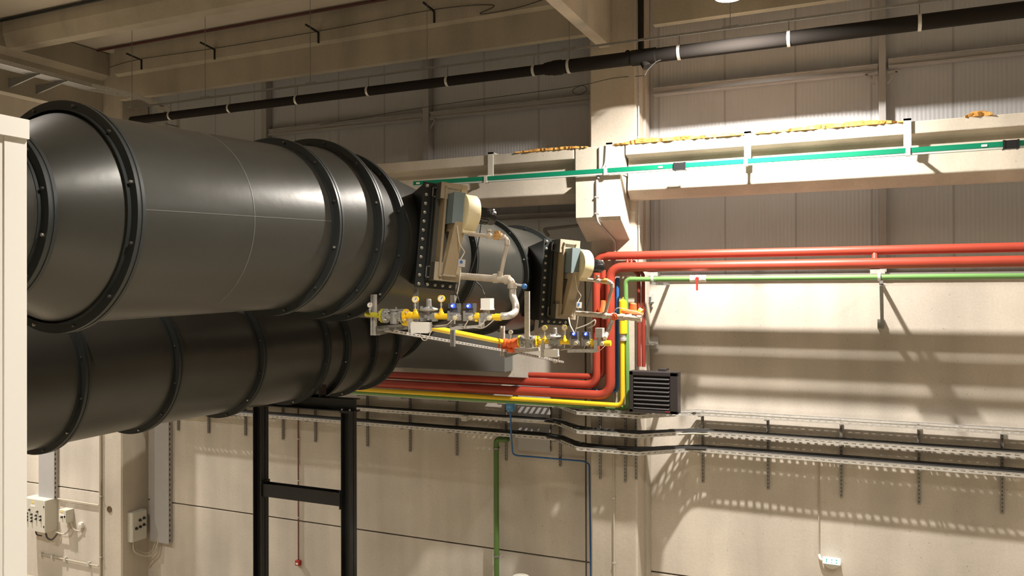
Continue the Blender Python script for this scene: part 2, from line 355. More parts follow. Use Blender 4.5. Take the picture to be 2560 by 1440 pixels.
# black support frame
t = thing('steel_portal', 'black steel portal of H-section posts carrying the lower duct', 'support frame', (-8.04, 10.1, 0))
def hpost(x, y, z0, z1, wx=.17, wy=.17, th=.013):
    b = MB().box(x-wx/2, x-wx/2+th, y-wy/2, y+wy/2, z0, z1).box(x+wx/2-th, x+wx/2, y-wy/2, y+wy/2, z0, z1).box(x-wx/2, x+wx/2, y-.006, y+.006, z0, z1); return b
xl, xr = W(652, 1200, 10.1).x, W(872, 1200, 10.1).x
for x in (xl, xr):
    part(hpost(x, 10.1, .02, 5.56), 'post', 'black', t, smooth=False)
    p = part(MB().box(x-.1, x+.1, 10.0, 10.2, 5.56, 5.58), 'cap_plate', 'black', t, smooth=False)
    part(MB().box(x-.15, x+.15, 9.95, 10.25, 0, .02), 'base_plate', 'black', t, smooth=False)
    for dx, dy in ((-.07, -.07), (.07, -.07)):
        part(MB().cyl((x+dx, 10.1+dy, 5.57), (x+dx, 10.1+dy, 5.62), .014, n=8), 'bolt', 'bolt', p)
b = MB().box(xl-.12, xr+.14, 10.0, 10.2, 5.58, 5.595).box(xl-.12, xr+.14, 10.0, 10.2, 5.755, 5.77).box(xl-.12, xr+.14, 10.094, 10.106, 5.59, 5.76)
part(b, 'cross_beam', 'black', t, smooth=False)
b = MB().box(xl+.09, xr-.09, 10.02, 10.035, 4.14, 4.34).box(xl+.09, xr-.09, 10.165, 10.18, 4.14, 4.34).box(xl+.09, xr-.09, 10.03, 10.17, 4.235, 4.247)
b.box(xl+.085, xl+.1, 9.99, 10.2, 4.1, 4.38).box(xr-.1, xr-.085, 9.99, 10.2, 4.1, 4.38)
part(b, 'brace', 'black', t, smooth=False)
b = MB()
for x in (-8.75, -7.75): b.box(x-.008, x+.008, 10.02, 10.18, 5.77, 6.0)
b.box(-8.8, -7.7, 10.094, 10.106, 5.77, 5.8)
part(b, 'saddle', 'black', t, smooth=False)

# ---------------------------------------------------------------- burners (local x = out of the duct towards the hall, y = across, z = up)
def burner(loc, label, sc=1, tilt=5.2):
    t = thing('duct_burner', label, 'burner', loc, 'gas burners on the upper duct')
    t.rotation_euler = (math.radians(-tilt), 0, math.radians(-40)); t.scale = (sc,)*3
    def p(b, n, m, sm=True, par=None): return b.build(n, m, par or t, sm)
    q = lambda x, y0, y1, z: [V((x, y0, -z)), V((x, y1, -z)), V((x, y1, z)), V((x, y0, z))]
    p(MB().loft([q(-.85, -.20, .16, .46), q(-.3, -.22, .20, .53), q(-.005, -.235, .235, .57)]), 'throat', 'black', False)
    pl = p(MB().box(0, .02, -.245, .245, -.59, .59).box(.02, .10, -.15, -.138, -.5, .55).box(.02, .05, -.14, .22, -.5, -.485), 'mounting_plate', 'flange', False)
    for k in range(12): p(MB().lathe((.02, -.20, -.55+k*.1), (1, 0, 0), [(0, .019), (.006, .019), (.008, .013), (.022, .012), (.024, .004)], 8), 'bolt', 'bolt', par=pl)
    for k in range(4): p(MB().lathe((.02, -.10+k*.09, -.545), (1, 0, 0), [(0, .019), (.006, .019), (.008, .013), (.022, .012), (.024, .004)], 8), 'bolt', 'bolt', par=pl)
    p(MB().box(.02, .13, -.12, .19, -.48, .5), 'body', 'burner', False)
    for z0, z1 in ((.40, .58), (-.50, -.30)):
        h = p(MB().box(.02, .24, -.115, .195, z0, z1), 'end_housing', 'burner', False)
        p(MB().box(.24, .252, -.115, .195, z0, z1), 'face_plate', 'tanl', False, h)
        b = MB(); y0, y1 = -.065, .135; za, zb = (z0, z1-.05) if z0 > 0 else (z0+.05, z1)
        b.box(.252, .272, y0, y0+.018, za, zb).box(.252, .272, y1-.018, y1, za, zb); zz = zb if z0 > 0 else za
        b.box(.252, .272, y0, y1, zz-.009, zz+.009)
        for yy in (y0+.01, y1-.01): b.cyl((.27, yy, zz), (.285, yy, zz), .012, n=6)
        p(b, 'face_frame', 'tanl', False, h)
        p(MB().tube(fillet([(.09, -.115, z0+.03), (.09, -.15, z0+.03), (.09, -.15, z1-.05), (.09, -.115, z1-.05)], .01), .008), 'latch', 'galvd', par=h)
    p(MB().box(.13, .27, -.07, -.045, -.46, .54), 'edge_channel', 'tan', False)
    p(MB().box(.13, .15, -.045, .19, -.31, .41), 'inner_panel', 'burner', False)
    p(MB().loft([[V((.34, .0, .14)), V((.46, .0, .14)), V((.46, .125, .14)), V((.34, .125, .14))], [V((.20, -.025, -.43)), V((.30, -.025, -.43)), V((.30, .11, -.43)), V((.20, .11, -.43))]]), 'air_chute', 'tan', False)
    p(MB().box(.2, .3, -.035, .12, -.45, -.43).box(.2, .34, .0, .12, .05, .14), 'chute_collar', 'tanl', False)
    p(MB().lathe((.38, .085, .25), (0, 1, 0), [(0, .10), (.004, .195), (.012, .205), (.145, .205), (.158, .195), (.162, .09)], 56).box(.33, .47, .09, .24, .03, .16), 'fan_housing', 'cream')
    p(MB().box(.14, .34, .0, .10, .12, .36), 'fan_bracket', 'burner', False)
    mo = p(MB().lathe((.38, .247, .25), (0, 1, 0), [(0, .082), (.01, .086), (.14, .086), (.145, .091), (.215, .091), (.232, .083), (.245, .05), (.247, .01)], 28), 'motor', 'motor')
    p(MB().box(.43, .49, .27, .35, .22, .31), 'terminal_box', 'motor', False, mo); p(MB().cyl((.463, .43, .262), (.468, .43, .262), .016, n=14).cyl((.44, .445, .32), (.452, .447, .326), .01, n=8), 'badge', 'white', par=mo)
    b = MB()
    for k in range(12):
        a = 2*math.pi*k/12; b.bar((.38+.088*math.cos(a), .26, .25+.088*math.sin(a)), (.38+.088*math.cos(a), .385, .25+.088*math.sin(a)), .006, .008)
    p(b, 'cooling_fins', 'motor', False, mo)
    cb = p(MB().box(.2, .43, -.03, .085, .125, .455), 'control_box', 'blugrey', False); p(MB().box(.43, .452, -.035, .095, .12, .46), 'lid', 'blugrey', False, cb)
    p(MB().tube(smoothp([(.44, .03, .12), (.46, .045, .0), (.47, .07, -.10), (.46, .13, -.17), (.45, .13, -.20), (.45, .10, -.26)]), .006, 6), 'cable', 'wcable')
    p(MB().tube(smoothp([(.44, .31, .22), (.45, .30, .05), (.45, .28, -.15), (.45, .24, -.35), (.45, .19, -.5)]), .006, 6), 'cable', 'cable')
    fd = p(MB().box(.43, .47, .07, .15, -.34, -.26), 'flame_detector', 'galv', False); p(MB().cyl((.47, .10, -.29), (.478, .10, -.29), .016, n=12), 'lens', 'bluep', par=fd)
    p(MB().tube(smoothp([(.45, .11, -.34), (.45, .11, -.5), (.43, .10, -.64), (.40, .08, -.8)]), .006, 6), 'cable', 'wcable')
    return t
B1 = on(1098, 592, 0, -4.45); B2 = on(1391, 706, 0, -4.2)
burner(B1, 'nearer burner with cream fan, on the big duct above the first gas train')
burner(B2, 'farther burner with cream fan, in front of the red risers', 1.05, 4.2)

# ---------------------------------------------------------------- gas trains
def gauge(b_par, c, r, rim, stem_to):
    c = V(c); n = V((0, -1, 0)).lerp(V((1, -1, 0)).normalized(), .25).normalized()
    g = part(MB().lathe(c, n, [(-.03, r*.5), (-.028, r*.95), (0, r), (.008, r), (.010, r*.86), (.004, r*.84)], 24), 'gauge', rim, b_par)
    part(MB().lathe(c+n*.003, n, [(0, r*.84), (.003, r*.83), (.0035, .003)], 24), 'dial', 'glass', g); part(MB().bar(c+n*.009, c+n*.009+V((.5*r, 0, .45*r)), .004, .002, n), 'needle', 'knob', g)
    part(MB().cyl(c+V((0, 0, -r)), V((c.x, c.y, stem_to)), .007, n=8).cyl(V((c.x, c.y, (c.z-r+stem_to)/2)), V((c.x, c.y, (c.z-r+stem_to)/2+.02)), .013, n=6), 'stem', 'galv', g)
def gas_train(pts, y, zc, s, label, group, dim=False):
    """pts: hall x of photo stations; s: size factor"""
    X = lambda px: pts(px); x0 = X(915)
    t = thing('gas_train', label, 'gas train', (X(1090), y, zc), group); ax = (1, 0, 0)
    if not dim:
        part(MB().tube(fillet([(X(915), y-.0, zc+.012), (X(935), y, zc+.01), (X(945), y, zc), (X(957), y, zc)], .03), .032*s), 'inlet_pipe', 'olive', t)
    def fl(px, r, m, th=.022):
        f = part(MB().lathe((X(px)-th/2, y, zc), ax, [(0, .03), (.001, r), (th, r), (th+.001, .03)], 28), 'pipe_flange', m, t)
        for k in range(4):
            a = math.pi/4+k*math.pi/2; part(MB().cyl((X(px)-.03, y+r*.75*math.cos(a), zc+r*.75*math.sin(a)), (X(px)+.03, y+r*.75*math.cos(a), zc+r*.75*math.sin(a)), .011, n=6), 'bolt', 'galv', f)
    R = .088*s
    fl(958, R, 'olive' if not dim else 'yel'); fl(965, R*1.02, 'alu'); fl(1007, R*1.02, 'alu'); fl(1015, R, 'yel')
    part(MB().cyl((X(965), y, zc), (X(1007), y, zc), .05*s, n=20).lathe((X(986), y, zc-.10*s), (0, 0, 1), [(0, .04), (.005, .055*s), (.06, .058*s), (.16*s, .058*s), (.165*s, .075*s), (.18*s, .075*s), (.185*s, .05)], 24)
         .cyl((X(990), y, zc+.08*s), (X(990), y, zc+.11*s), .008, n=6), 'filter', 'alu', t)
    part(MB().cyl((X(1017), y, zc), (X(1056), y, zc), .036*s).cyl((X(1023), y, zc), (X(1030), y, zc), .052*s).lathe((X(1038), y, zc), (0, 0, 1), [(0, .036*s), (.05*s, .033*s), (.06*s, .02), (.085*s, .018), (.086*s, .005)], 14), 'pipe', 'yel', t)
    part(MB().box(X(1055), X(1089), y-.04*s, y+.04*s, zc-.035*s, zc+.035*s).box(X(1054), X(1060), y-.045*s, y+.045*s, zc-.06*s, zc+.045*s).box(X(1084), X(1090), y-.045*s, y+.045*s, zc-.06*s, zc+.045*s)
         .lathe((X(1072), y, zc), (0, 0, 1), [(-.05*s, .03), (-.045*s, .045*s), (.03*s, .05*s), (.055*s, .05*s), (.07*s, .105*s), (.085*s, .115*s), (.095*s, .108*s), (.11*s, .06*s), (.12*s, .034*s), (.2*s, .032*s), (.205*s, .027*s), (.215*s, .027*s), (.216*s, .005)], 32)
         .cyl((X(1062), y-.08*s, zc+.08*s), (X(1062), y-.08*s, zc+.125*s), .016, n=8).cyl((X(1084), y-.06*s, zc+.08*s), (X(1084), y-.06*s, zc+.125*s), .016, n=8).cyl((X(1072), y-.05, zc), (X(1072), y-.065, zc), .02, n=12), 'pressure_regulator', 'alu', t)
    part(MB().cyl((X(1088), y, zc), (X(1122), y, zc), .036*s).lathe((X(1103), y, zc), (0, 0, 1), [(0, .036*s), (.045*s, .034*s), (.06*s, .02), (.095*s, .017), (.1*s, .005)], 14), 'pipe', 'yel', t)
    for pc in (1137, 1176):
        sv = part(MB().box(X(pc-14), X(pc+13), y-.035*s, y+.035*s, zc-.045*s, zc+.02*s).box(X(pc-14), X(pc-9), y-.045*s, y+.045*s, zc-.05*s, zc+.07*s).cyl((X(pc+5), y-.03, zc), (X(pc+5), y-.05, zc), .03, n=12)
                  .box(X(pc-10), X(pc+10), y-.04*s, y+.04*s, zc+.02*s, zc+.05*s), 'solenoid_valve', 'alu', t)
        part(MB().box(X(pc-8), X(pc+11), y-.04*s, y+.045*s, zc+.05*s, zc+.10*s).box(X(pc-12), X(pc+11), y-.05*s, y+.05*s, zc+.10*s, zc+.16*s), 'coil', 'dgrey', sv)
        part(MB().sphere((X(pc+1), y-.055*s, zc+.13*s), .027*s), 'status_light', 'blue', sv); part(MB().sphere((X(pc+1), y-.077*s, zc+.13*s), .012*s), 'status_glow', 'bluec', sv)
        part(MB().lathe((X(pc+6), y-.035*s, zc-.012*s), (0, -1, 0), [(0, .03*s), (.025, .03*s), (.028, .024*s), (.029, .003)], 14), 'round_cap', 'cream', sv)
    part(MB().cyl((X(1189), y, zc), (X(1202), y, zc), .04*s).cyl((X(1192), y, zc-.055*s), (X(1192), y, zc+.05*s), .026*s, n=10), 'coupling', 'yel', t)
    mv = part(MB().box(X(1202), X(1232), y-.035*s, y+.035*s, zc-.04*s, zc+.035*s).cyl((X(1216), y, zc+.03*s), (X(1216), y, zc+.1*s), .04*s, n=10).box(X(1206), X(1212), y-.05*s, y+.05*s, zc-.05*s, zc+.05*s), 'motor_valve', 'alu', t)
    part(MB().box(X(1207), X(1230), y-.055*s, y+.055*s, zc+.09*s, zc+.22*s).box(X(1206), X(1231), y-.06*s, y+.06*s, zc+.085*s, zc+.1*s), 'actuator_cover', 'white' if not dim else 'galv', mv)
    part(MB().lathe((X(1228), y-.035*s, zc-.01*s), (0, -1, 0), [(0, .03*s), (.025, .03*s), (.028, .024*s), (.029, .003)], 14), 'round_cap', 'cream', mv)
    part(MB().cyl((X(1231), y, zc), (X(1240), y, zc), .034*s).cyl((X(1238), y, zc), (X(1254), y, zc), .042*s, n=8), 'outlet_union', 'yel', t)
    gauge(t, (X(1038), y, zc+.205*s), .042*s, 'yel', zc+.08*s); gauge(t, (X(1103), y, zc+.215*s), .044*s, 'yel', zc+.09*s); gauge(t, (X(934), y-.07, zc+.135*s), .034*s, 'galv', zc+.03)
    # wiring loops below
    for pa, pb, d in ((1137, 1115, .09), (1176, 1160, .11), (1218, 1200, .1), (1240, 1195, .12)):
        part(MB().tube(smoothp([(X(pa), y-.04, zc-.03*s), (X((pa+pb)/2), y-.06, zc-d*s), (X(pb), y-.03, zc-(d+.01)*s), (X(pb-25), y, zc-.12*s)]), .005, 6), 'cable', 'wcable', t)
    return t
Y1 = 7.3; z1 = W(1090, 791, Y1).z
gas_train(lambda px: W(px, 791, Y1).x, Y1, z1, .86, 'nearer gas train under the first burner, with two blue lights and a white actuator', 'gas trains below the burners')
Y2 = 10.35; z2 = W(1400, 855, Y2).z
m2 = lambda px: W(1300+(px-958)*(230/300.0), 855, Y2).x
gas_train(m2, Y2, z2, .92, 'farther gas train under the second burner, in front of the red risers', 'gas trains below the burners', True)

# junction boxes
def jbox(pxa, pxb, pya, pyb, y, label):
    a, b_ = W(pxa, pya, y), W(pxb, pyb, y); t = thing('junction_box', label, 'junction box', ((a.x+b_.x)/2, y, b_.z), 'white junction boxes on the gas trains')
    bevel(part(MB().box(a.x-.02, b_.x-.015, y, y+.07, b_.z+.005, a.z-.0), 'back_box', 'galv', t, smooth=False), .004)
    x0, x1, za, zb, c = a.x, b_.x, b_.z, a.z, .014
    part(MB().loft([[V((x, yy, z)) for x, z in ((x0+c, za), (x1-c, za), (x1, za+c), (x1, zb-c), (x1-c, zb), (x0+c, zb), (x0, zb-c), (x0, za+c))] for yy in (y, y-.03)]), 'cover', 'white', t, smooth=False)
    part(MB().tube(smoothp([(x0+.1, y, za), (x0+.12, y, za-.06), (x0+.16, y, za-.075), (x0+.2, y, za-.04), (x1, y+.02, za+.03)]), .005, 6), 'cable', 'wcable', t)
jbox(1030, 1075, 805, 833, 7.2, 'white junction box hanging under the nearer gas train'); jbox(1362, 1397, 872, 893, 10.27, 'white junction box hanging under the farther gas train')

# support racks under the trains
def chan(b, a, c, wd=.045, h=.045): return b.bar(a, c, wd, h)
t = thing('support_rack', 'galvanised strut rack under the nearer gas train', 'rack', W(935, 840, 7.33), 'strut racks of the gas trains')
y = 7.33
b = MB(); a, c = W(931, 736, y), W(931, 838, y); b.bar(a, c, .02, .045); b.bar(a+V((.035, 0, 0)), c+V((.035, 0, 0)), .02, .045); b.bar(a+V((.017, .02, 0)), c+V((.017, .02, 0)), .05, .008); part(b, 'upright', 'galv', t)
part(MB().bar(W(1040, 722, 7.75), W(1040, 808, 7.75), .05, .03), 'upright', 'galvd', t); part(MB().bar(W(1132, 738, 7.75), W(1132, 866, 7.75), .05, .03), 'upright', 'galvd', t)
b = MB(); a = W(942, 822, y); a2 = W(1010, 816, y+.45); b.hexa([a+V((0, 0, -.07)), a+V((.03, 0, -.07)), a2+V((.03, 0, -.02)), a2+V((0, 0, -.02)), a+V((0, 0, .03)), a+V((.03, 0, .03)), a2+V((.03, 0, .03)), a2+V((0, 0, .03))]); part(b, 'cantilever_arm', 'galvd', t)
part(MB().bar(W(945, 824, y), W(1165, 812, y), .045, .03), 'cross_rail', 'galvd', t)
part(MB().bar(W(1204, 795, Y1-.02), W(1204, 817, Y1-.02), .05, .03).bar(W(1204, 815, Y1), W(1128, 822, Y1), .05, .03), 'train_bracket', 'galv', t)
part(MB().bar(W(1026, 795, Y1-.02), W(1026, 832, Y1-.02), .04, .03), 'train_bracket', 'galv', t)
t = thing('support_rack', 'galvanised strut rack under the farther gas train', 'rack', W(1257, 890, 10.4), 'strut racks of the gas trains'); y = 10.45
b = MB(); a, c = W(1253, 815, y), W(1253, 890, y); b.bar(a, c, .02, .045); b.bar(a+V((.04, 0, 0)), c+V((.04, 0, 0)), .02, .045); part(b, 'upright', 'galv', t)
part(MB().bar(W(1318, 728, 10.3), W(1318, 848, 10.3), .07, .035), 'upright', 'galv', t); part(MB().bar(W(1343, 800, 10.6), W(1338, 848, 10.6), .05, .03), 'upright', 'galvd', t); part(MB().bar(W(1410, 812, 10.6), W(1407, 870, 10.6), .05, .03), 'upright', 'galvd', t)
part(MB().bar(W(1268, 880, y), W(1348, 873, y), .045, .045), 'cross_rail', 'galv', t)
part(MB().bar(W(1420, 877, Y2-.05), W(1492, 877, Y2-.05), .05, .045).bar(W(1490, 850, Y2-.05), W(1490, 879, Y2-.05), .05, .04), 'train_bracket', 'galv', t)
part(MB().bar(W(1357, 850, Y2-.02), W(1357, 893, Y2-.02), .05, .03), 'train_bracket', 'galv', t)
a = W(1262, 878, y); part(MB().hexa([a+V((-.0, 0, -.09)), a+V((.03, 0, -.09)), a+V((.25, .3, .0)), a+V((.22, .3, .0)), a+V((0, 0, .03)), a+V((.03, 0, .03)), a+V((.25, .3, .03)), a+V((.22, .3, .03))]), 'cantilever_arm', 'galvd', t)
def slotted(a, c, name, label, wd=.05):
    a, c = V(a), V(c); t = MB().bar(a, c, wd, .006); d = (c-a); n = int(d.length/.09); side = d.cross(V((0, 0, 1))).normalized()
    for s in (-1, 1): t.bar(a+side*s*wd/2, c+side*s*wd/2, .004, .03)
    o = t.build(name, 'galv', smooth=False); tag(o, label, 'channel')
    q = side*(wd/2+.0025); b = slotline(a+q, c+q, n, (0, 0, .0048), side*.0015)
    b.build('slots', 'joint', o, False)
    return o
slotted(W(968, 826, 7.38), W(1272, 879, 10.5), 'strut_channel', 'slotted galvanised channel running from the nearer rack to the farther rack', .07)
slotted(W(1288, 880, 10.55), W(1405, 905, 12.2), 'strut_channel', 'slotted channel running from the farther rack towards the wall', .06)

# supply pipe between trains
a, c = W(1010, 806, 7.7), W(1258, 855, 10.4)
tag(MB().tube([a, c], .036, 14).build('gas_pipe', 'ypipe'), 'slanting yellow gas pipe between the two gas trains', 'pipe')
t = thing('pipe_fitting_cluster', 'orange-red cluster of cast fittings at the end of the slanting yellow pipe', 'pipe fitting', c)
part(MB().tube(smoothp([c, W(1272, 858, 10.38), W(1285, 862, 10.36)]), .055).lathe(W(1268, 858, 10.38), (1, 0, -.1), [(-.05, .03), (-.048, .065), (-.01, .065), (0, .05), (.03, .05), (.032, .066), (.06, .066), (.061, .02)], 12), 'elbow', 'orange', t)
part(MB().bar(W(1251, 868, 10.5), W(1298, 857, 10.36), .1, .09).cyl(W(1262, 872, 10.4), W(1284, 876, 10.4), .04, n=10).cyl(W(1283, 858, 10.36), W(1297, 857, 10.36), .07, n=12), 'tee', 'orange', t)

# burner pipework
def elbows(t, pts, r, m, rf=.06, joints=True, jm=None):
    part(MB().tube(fillet(pts, rf), r, 12), 'pipe', m, t)
    if joints:
        for p, d in joints: d = V(d).normalized(); p = V(p); part(MB().lathe(p-d*.03, d, [(0, r), (.002, r*1.35), (.058, r*1.35), (.06, r)], 12), 'fitting', jm or m, t)
yb = 7.72
t = thing('burner_supply_pipe', 'beige steel pipe loop from the nearer burner down to its gas train', 'pipe', W(1250, 697, yb), 'pipe loops of the burners')
e1, e2 = W(1150, 690, yb), W(1279, 700, yb)
elbows(t, [e1, e2, W(1281, 722, yb)], .037, 'beigepipe', .1, [(W(1240, 696, yb), (1, 0, 0)), (W(1268, 699, yb), (1, 0, 0)), (W(1280, 714, yb), (0, 0, 1))])
elbows(t, [W(1172, 585, yb), W(1268, 595, yb), W(1267, 612, yb), W(1250, 694, yb)], .021, 'beigepipe', .05, [(W(1222, 590, yb), (1, 0, 0)), (W(1257, 593, yb), (1, 0, 0)), (W(1268, 606, yb), (0, 0, 1)), (W(1251, 685, yb), (0, 0, 1))])
part(MB().cyl(W(1222, 590, yb), W(1222, 576, yb), .018, n=10).cyl(W(1222, 578, yb), W(1222, 573, yb), .03, n=8), 'bleed_plug', 'beigepipe', t)
part(MB().lathe(W(1234, 591, yb), (1, 0, 0), [(0, .02), (.005, .035), (.03, .035), (.05, .042), (.07, .035), (.095, .035), (.1, .02)], 12).cyl(W(1243, 590, yb), W(1243, 580, yb), .025, n=10).box(W(1237, 583, yb).x, W(1249, 583, yb).x, yb-.02, yb+.02, W(1243, 582, yb).z, W(1243, 577, yb).z), 'valve', 'brass', t, 'brass valve')
part(MB().tube(smoothp([W(1281, 718, yb), W(1282, 740, yb), W(1289, 762, yb-.05), W(1287, 780, yb-.1), W(1273, 789, Y1+.05), W(1252, 791, Y1)]), .038, 14), 'flexible_hose', 'hose', t)
part(MB().cyl(W(1286, 711, yb), W(1308, 714, yb), .012, n=8), 'test_branch', 'galv', t); part(MB().sphere(W(1311, 716, yb), .03).cyl(W(1311, 716, yb), W(1313, 722, yb), .02, n=8), 'blue_valve', 'bluep', t, 'blue valve knob')
yb = 10.6
t = thing('burner_supply_pipe', 'grey steel pipe loop of the farther burner, crossing the red and blue risers', 'pipe', W(1515, 790, yb), 'pipe loops of the burners')
elbows(t, [W(1440, 783, yb), W(1600, 797, yb)], .036, 'beigepipe', .1, [(W(1512, 789, yb), (1, 0, 0)), (W(1535, 791, yb), (1, 0, 0)), (W(1556, 793, yb), (1, 0, 0)), (W(1598, 797, yb), (1, 0, 0))])
elbows(t, [W(1470, 699, yb), W(1530, 706, yb), W(1530, 720, yb), W(1513, 784, yb)], .024, 'beigepipe', .05, [(W(1494, 702, yb), (1, 0, 0)), (W(1520, 705, yb), (1, 0, 0)), (W(1530, 714, yb), (0, 0, 1))])
part(MB().cyl(W(1493, 703, yb), W(1493, 690, yb), .018, n=10).cyl(W(1493, 692, yb), W(1493, 688, yb), .03, n=8), 'bleed_plug', 'beigepipe', t)
part(MB().lathe(W(1504, 703, yb), (1, 0, 0), [(0, .02), (.005, .035), (.05, .042), (.095, .035), (.1, .02)], 12).cyl(W(1509, 703, yb), W(1509, 695, yb), .025, n=10), 'valve', 'brass', t, 'brass valve')
part(MB().lathe(W(1537, 792, yb-.0), (0, -1, 0), [(.0, .05), (.04, .05), (.042, .03), (.06, .03), (.061, .003)], 14), 'red_union', 'orange', t, 'red union')
part(MB().tube(smoothp([W(1532, 795, yb), W(1526, 812, yb), W(1518, 832, yb-.05), W(1512, 846, Y2)]), .03, 12), 'flexible_hose', 'hose', t)
for r_, pts in ((.006, [W(1535, 780, yb-.1), W(1545, 770, yb-.1), W(1575, 776, yb-.1), W(1602, 784, yb-.1), W(1606, 792, yb-.1), W(1596, 793, yb-.1), W(1582, 786, yb-.1)]),):
    tag(MB().tube(smoothp(pts), r_, 6).build('control_cable', 'wcable'), 'loose pale cable loop beside the orange regulator', 'cable')
zz = W(1581, 785, 11.6).z; tag(MB().tube([W(1565, 790, 10.62), W(1572, 789, 11.2), W(1580, 787, 11.6)], .02, 8).build('regulator_stub', 'beigepipe'), 'short pipe stub behind the grey pipe carrying the orange disc regulator', 'pipe')
t = thing('gas_regulator', 'bright orange disc regulator beside the yellow filter', 'regulator', W(1582, 778, 11.6))
part(MB().lathe(W(1581, 783, 11.6), (.1, 0, 1), [(-.03, .05), (-.02, .14), (.0, .17), (.03, .16), (.05, .06), (.14, .05), (.15, .04), (.16, .004)], 24), 'body', 'orange', t)
part(MB().cyl(W(1596, 776, 11.6), W(1604, 781, 11.6), .05, n=12), 'outlet', 'warn', t)
t = thing('gas_regulator', 'orange-red hand valve in front of the red risers behind the grey pipe', 'valve', W(1508, 772, 12.98))
part(MB().lathe(W(1508, 785, 12.98), (0, 0, 1), [(0, .04), (.02, .08), (.08, .07), (.12, .05), (.22, .045), (.23, .03), (.231, .004)], 16).bar(W(1496, 775, 12.98), W(1521, 777, 12.98), .04, .05), 'body', 'orange', t)
# long black and pale cables of the nearer burner down to the train
tag(MB().tube(smoothp([W(1190, 705, 7.6), W(1203, 718, 7.55), W(1209, 732, 7.3), W(1214, 745, 7.3)]), .008, 6).build('control_cable', 'cable'), 'black cable reaching the white actuator of the nearer gas train', 'cable')
tag(MB().tube(smoothp([W(1140, 712, 7.7), W(1138, 728, 7.6), W(1144, 742, 7.3), W(1148, 757, 7.3)]), .008, 6).build('control_cable', 'cable'), 'black cable dropping to the first blue light of the nearer gas train', 'cable')
tag(MB().tube(smoothp([W(1422, 795, 10.5), W(1425, 812, 10.3), W(1432, 826, 10.25), W(1436, 834, 10.25)]), .01, 6).build('control_cable', 'wcable'), 'grey cable dropping to the first blue light of the farther gas train', 'cable')
tag(MB().tube(smoothp([W(1440, 822, 10.4), W(1460, 815, 10.4), W(1475, 808, 10.4), W(1487, 800, 10.4), W(1486, 812, 10.4), W(1470, 820, 10.4)]), .01, 6).build('control_cable', 'wcable'), 'pale cable looping between the farther gas train and its pipe', 'cable')

# ---------------------------------------------------------------- pipes at the wall
def pipe(name, m, label, pts, r, rf=.16, cat='pipe', group=None, n=16):
    t = MB().tube(fillet(pts, rf, 8), r, n).build(name, m); return tag(t, label, cat, group)
YA, YB = 13.12, 13.05
p_up = thing('heating_pipe', 'upper red pipe that turns down the column into the left riser', 'pipe', (-4.2, YA, 7.9), 'red heating pipes')
za, zb = W(2560, 618, YA).z, W(2560, 653, YB).z
part(MB().tube(fillet([(8, YA, za), (W(1491, 660, YA).x, YA, za), (W(1491, 660, YA).x, YA, W(1480, 962, YA).z), (-8.9, YA+.0, W(1480, 962, YA).z)], .2, 10), .07, 18), 'pipe', 'red', p_up)
xs = W(2187, 640, YB).x
part(MB().cyl((xs, YB, zb), (xs, YA, za), .045, n=12), 'link_pipe', 'red', p_up); 
for pxx in (1567, 1577): part(MB().cyl((W(pxx, 655, YB).x, YB, zb), (W(pxx, 655, YB).x, YA, za), .022, n=10), 'link_pipe', 'red', p_up)
pipe('heating_pipe', 'red', 'lower red pipe that turns down into the thick right riser', [(8, YB, zb), (W(1525, 680, YB).x, YB, zb), (W(1525, 680, YB).x, YB, W(1520, 989, YB).z), (-10.5, YB, W(1520, 989, YB).z)], .08, .24, group='red heating pipes', n=20)
pipe('heating_pipe', 'red', 'thin red riser between the two thicker red risers', [(W(1507, 690, 13.15).x, 13.17, 7.75), (W(1507, 690, 13.15).x, 13.17, W(1507, 942, 13.15).z), (-5.6, 13.2, W(1480, 948, 13.15).z+.02)], .05, .15, group='red heating pipes')
for k, (px, xx, side) in enumerate(((1597, 1597, 'left'), (1608, 1608, 'right'))):
    x = W(px, 800, 13.18).x
    pipe('heater_feed_pipe', 'dred', 'thin dark red pipe feeding the black heater, %s of the pair' % side, [(x-.12, 13.12, zb+.0), (x, 13.18, zb-.12), (x, 13.19, zb-.2), (x, 13.19, 6.12)], .032, .06, group='feed pipes of the heater')
tag(MB().tube(fillet([(W(1558, 850, YB).x, YB-.05, W(1558, 850, YB).z), (W(1558, 850, YB).x, YB-.05, W(1558, 1013, YB).z), (W(1350, 1003, YB).x, YB-.05, W(1530, 1013, YB).z+.02), (-10.5, YB-.05, W(1530, 1013, YB).z+.03)], .12, 8), .04, 14).build('gas_pipe', 'ypipe'), 'yellow gas pipe under the red runs, turning up to the yellow filter', 'pipe')
t = thing('gas_filter', 'upright yellow cylinder filter above the yellow pipe beside the column', 'filter', W(1558, 835, 13.0)); c = W(1558, 835, 13.0); h = W(1558, 747, 13.0).z-c.z
part(MB().lathe(c, (0, 0, 1), [(0, .05), (.01, .068), (h*.93, .068), (h*.96, .05), (h, .012), (h+.03, .008)], 24), 'canister', 'yel', t); part(MB().lathe(c+V((0, 0, -.12)), (0, 0, 1), [(0, .04), (.01, .06), (.05, .06), (.055, .04), (.11, .05), (.13, .03)], 12), 'union', 'galv', t)
zg = W(2300, 692, 13.0).z; xg = W(1568, 705, 13.1).x
pipe('green_water_pipe', 'green', 'pale green pipe below the red pipes, turning down beside the column', [(8, 13.0, zg), (xg, 13.0, zg), (xg, 13.12, W(1530, 1013, YB).z-.05), (-10.5, 13.16, W(1530, 1013, YB).z-.05)], .04, .1)
t = thing('ball_valve', 'small white ball valve with a red lever on the green pipe', 'valve', W(1745, 700, 13.05)); c = V((W(1745, 700, 13.0).x, 13.0, zg))
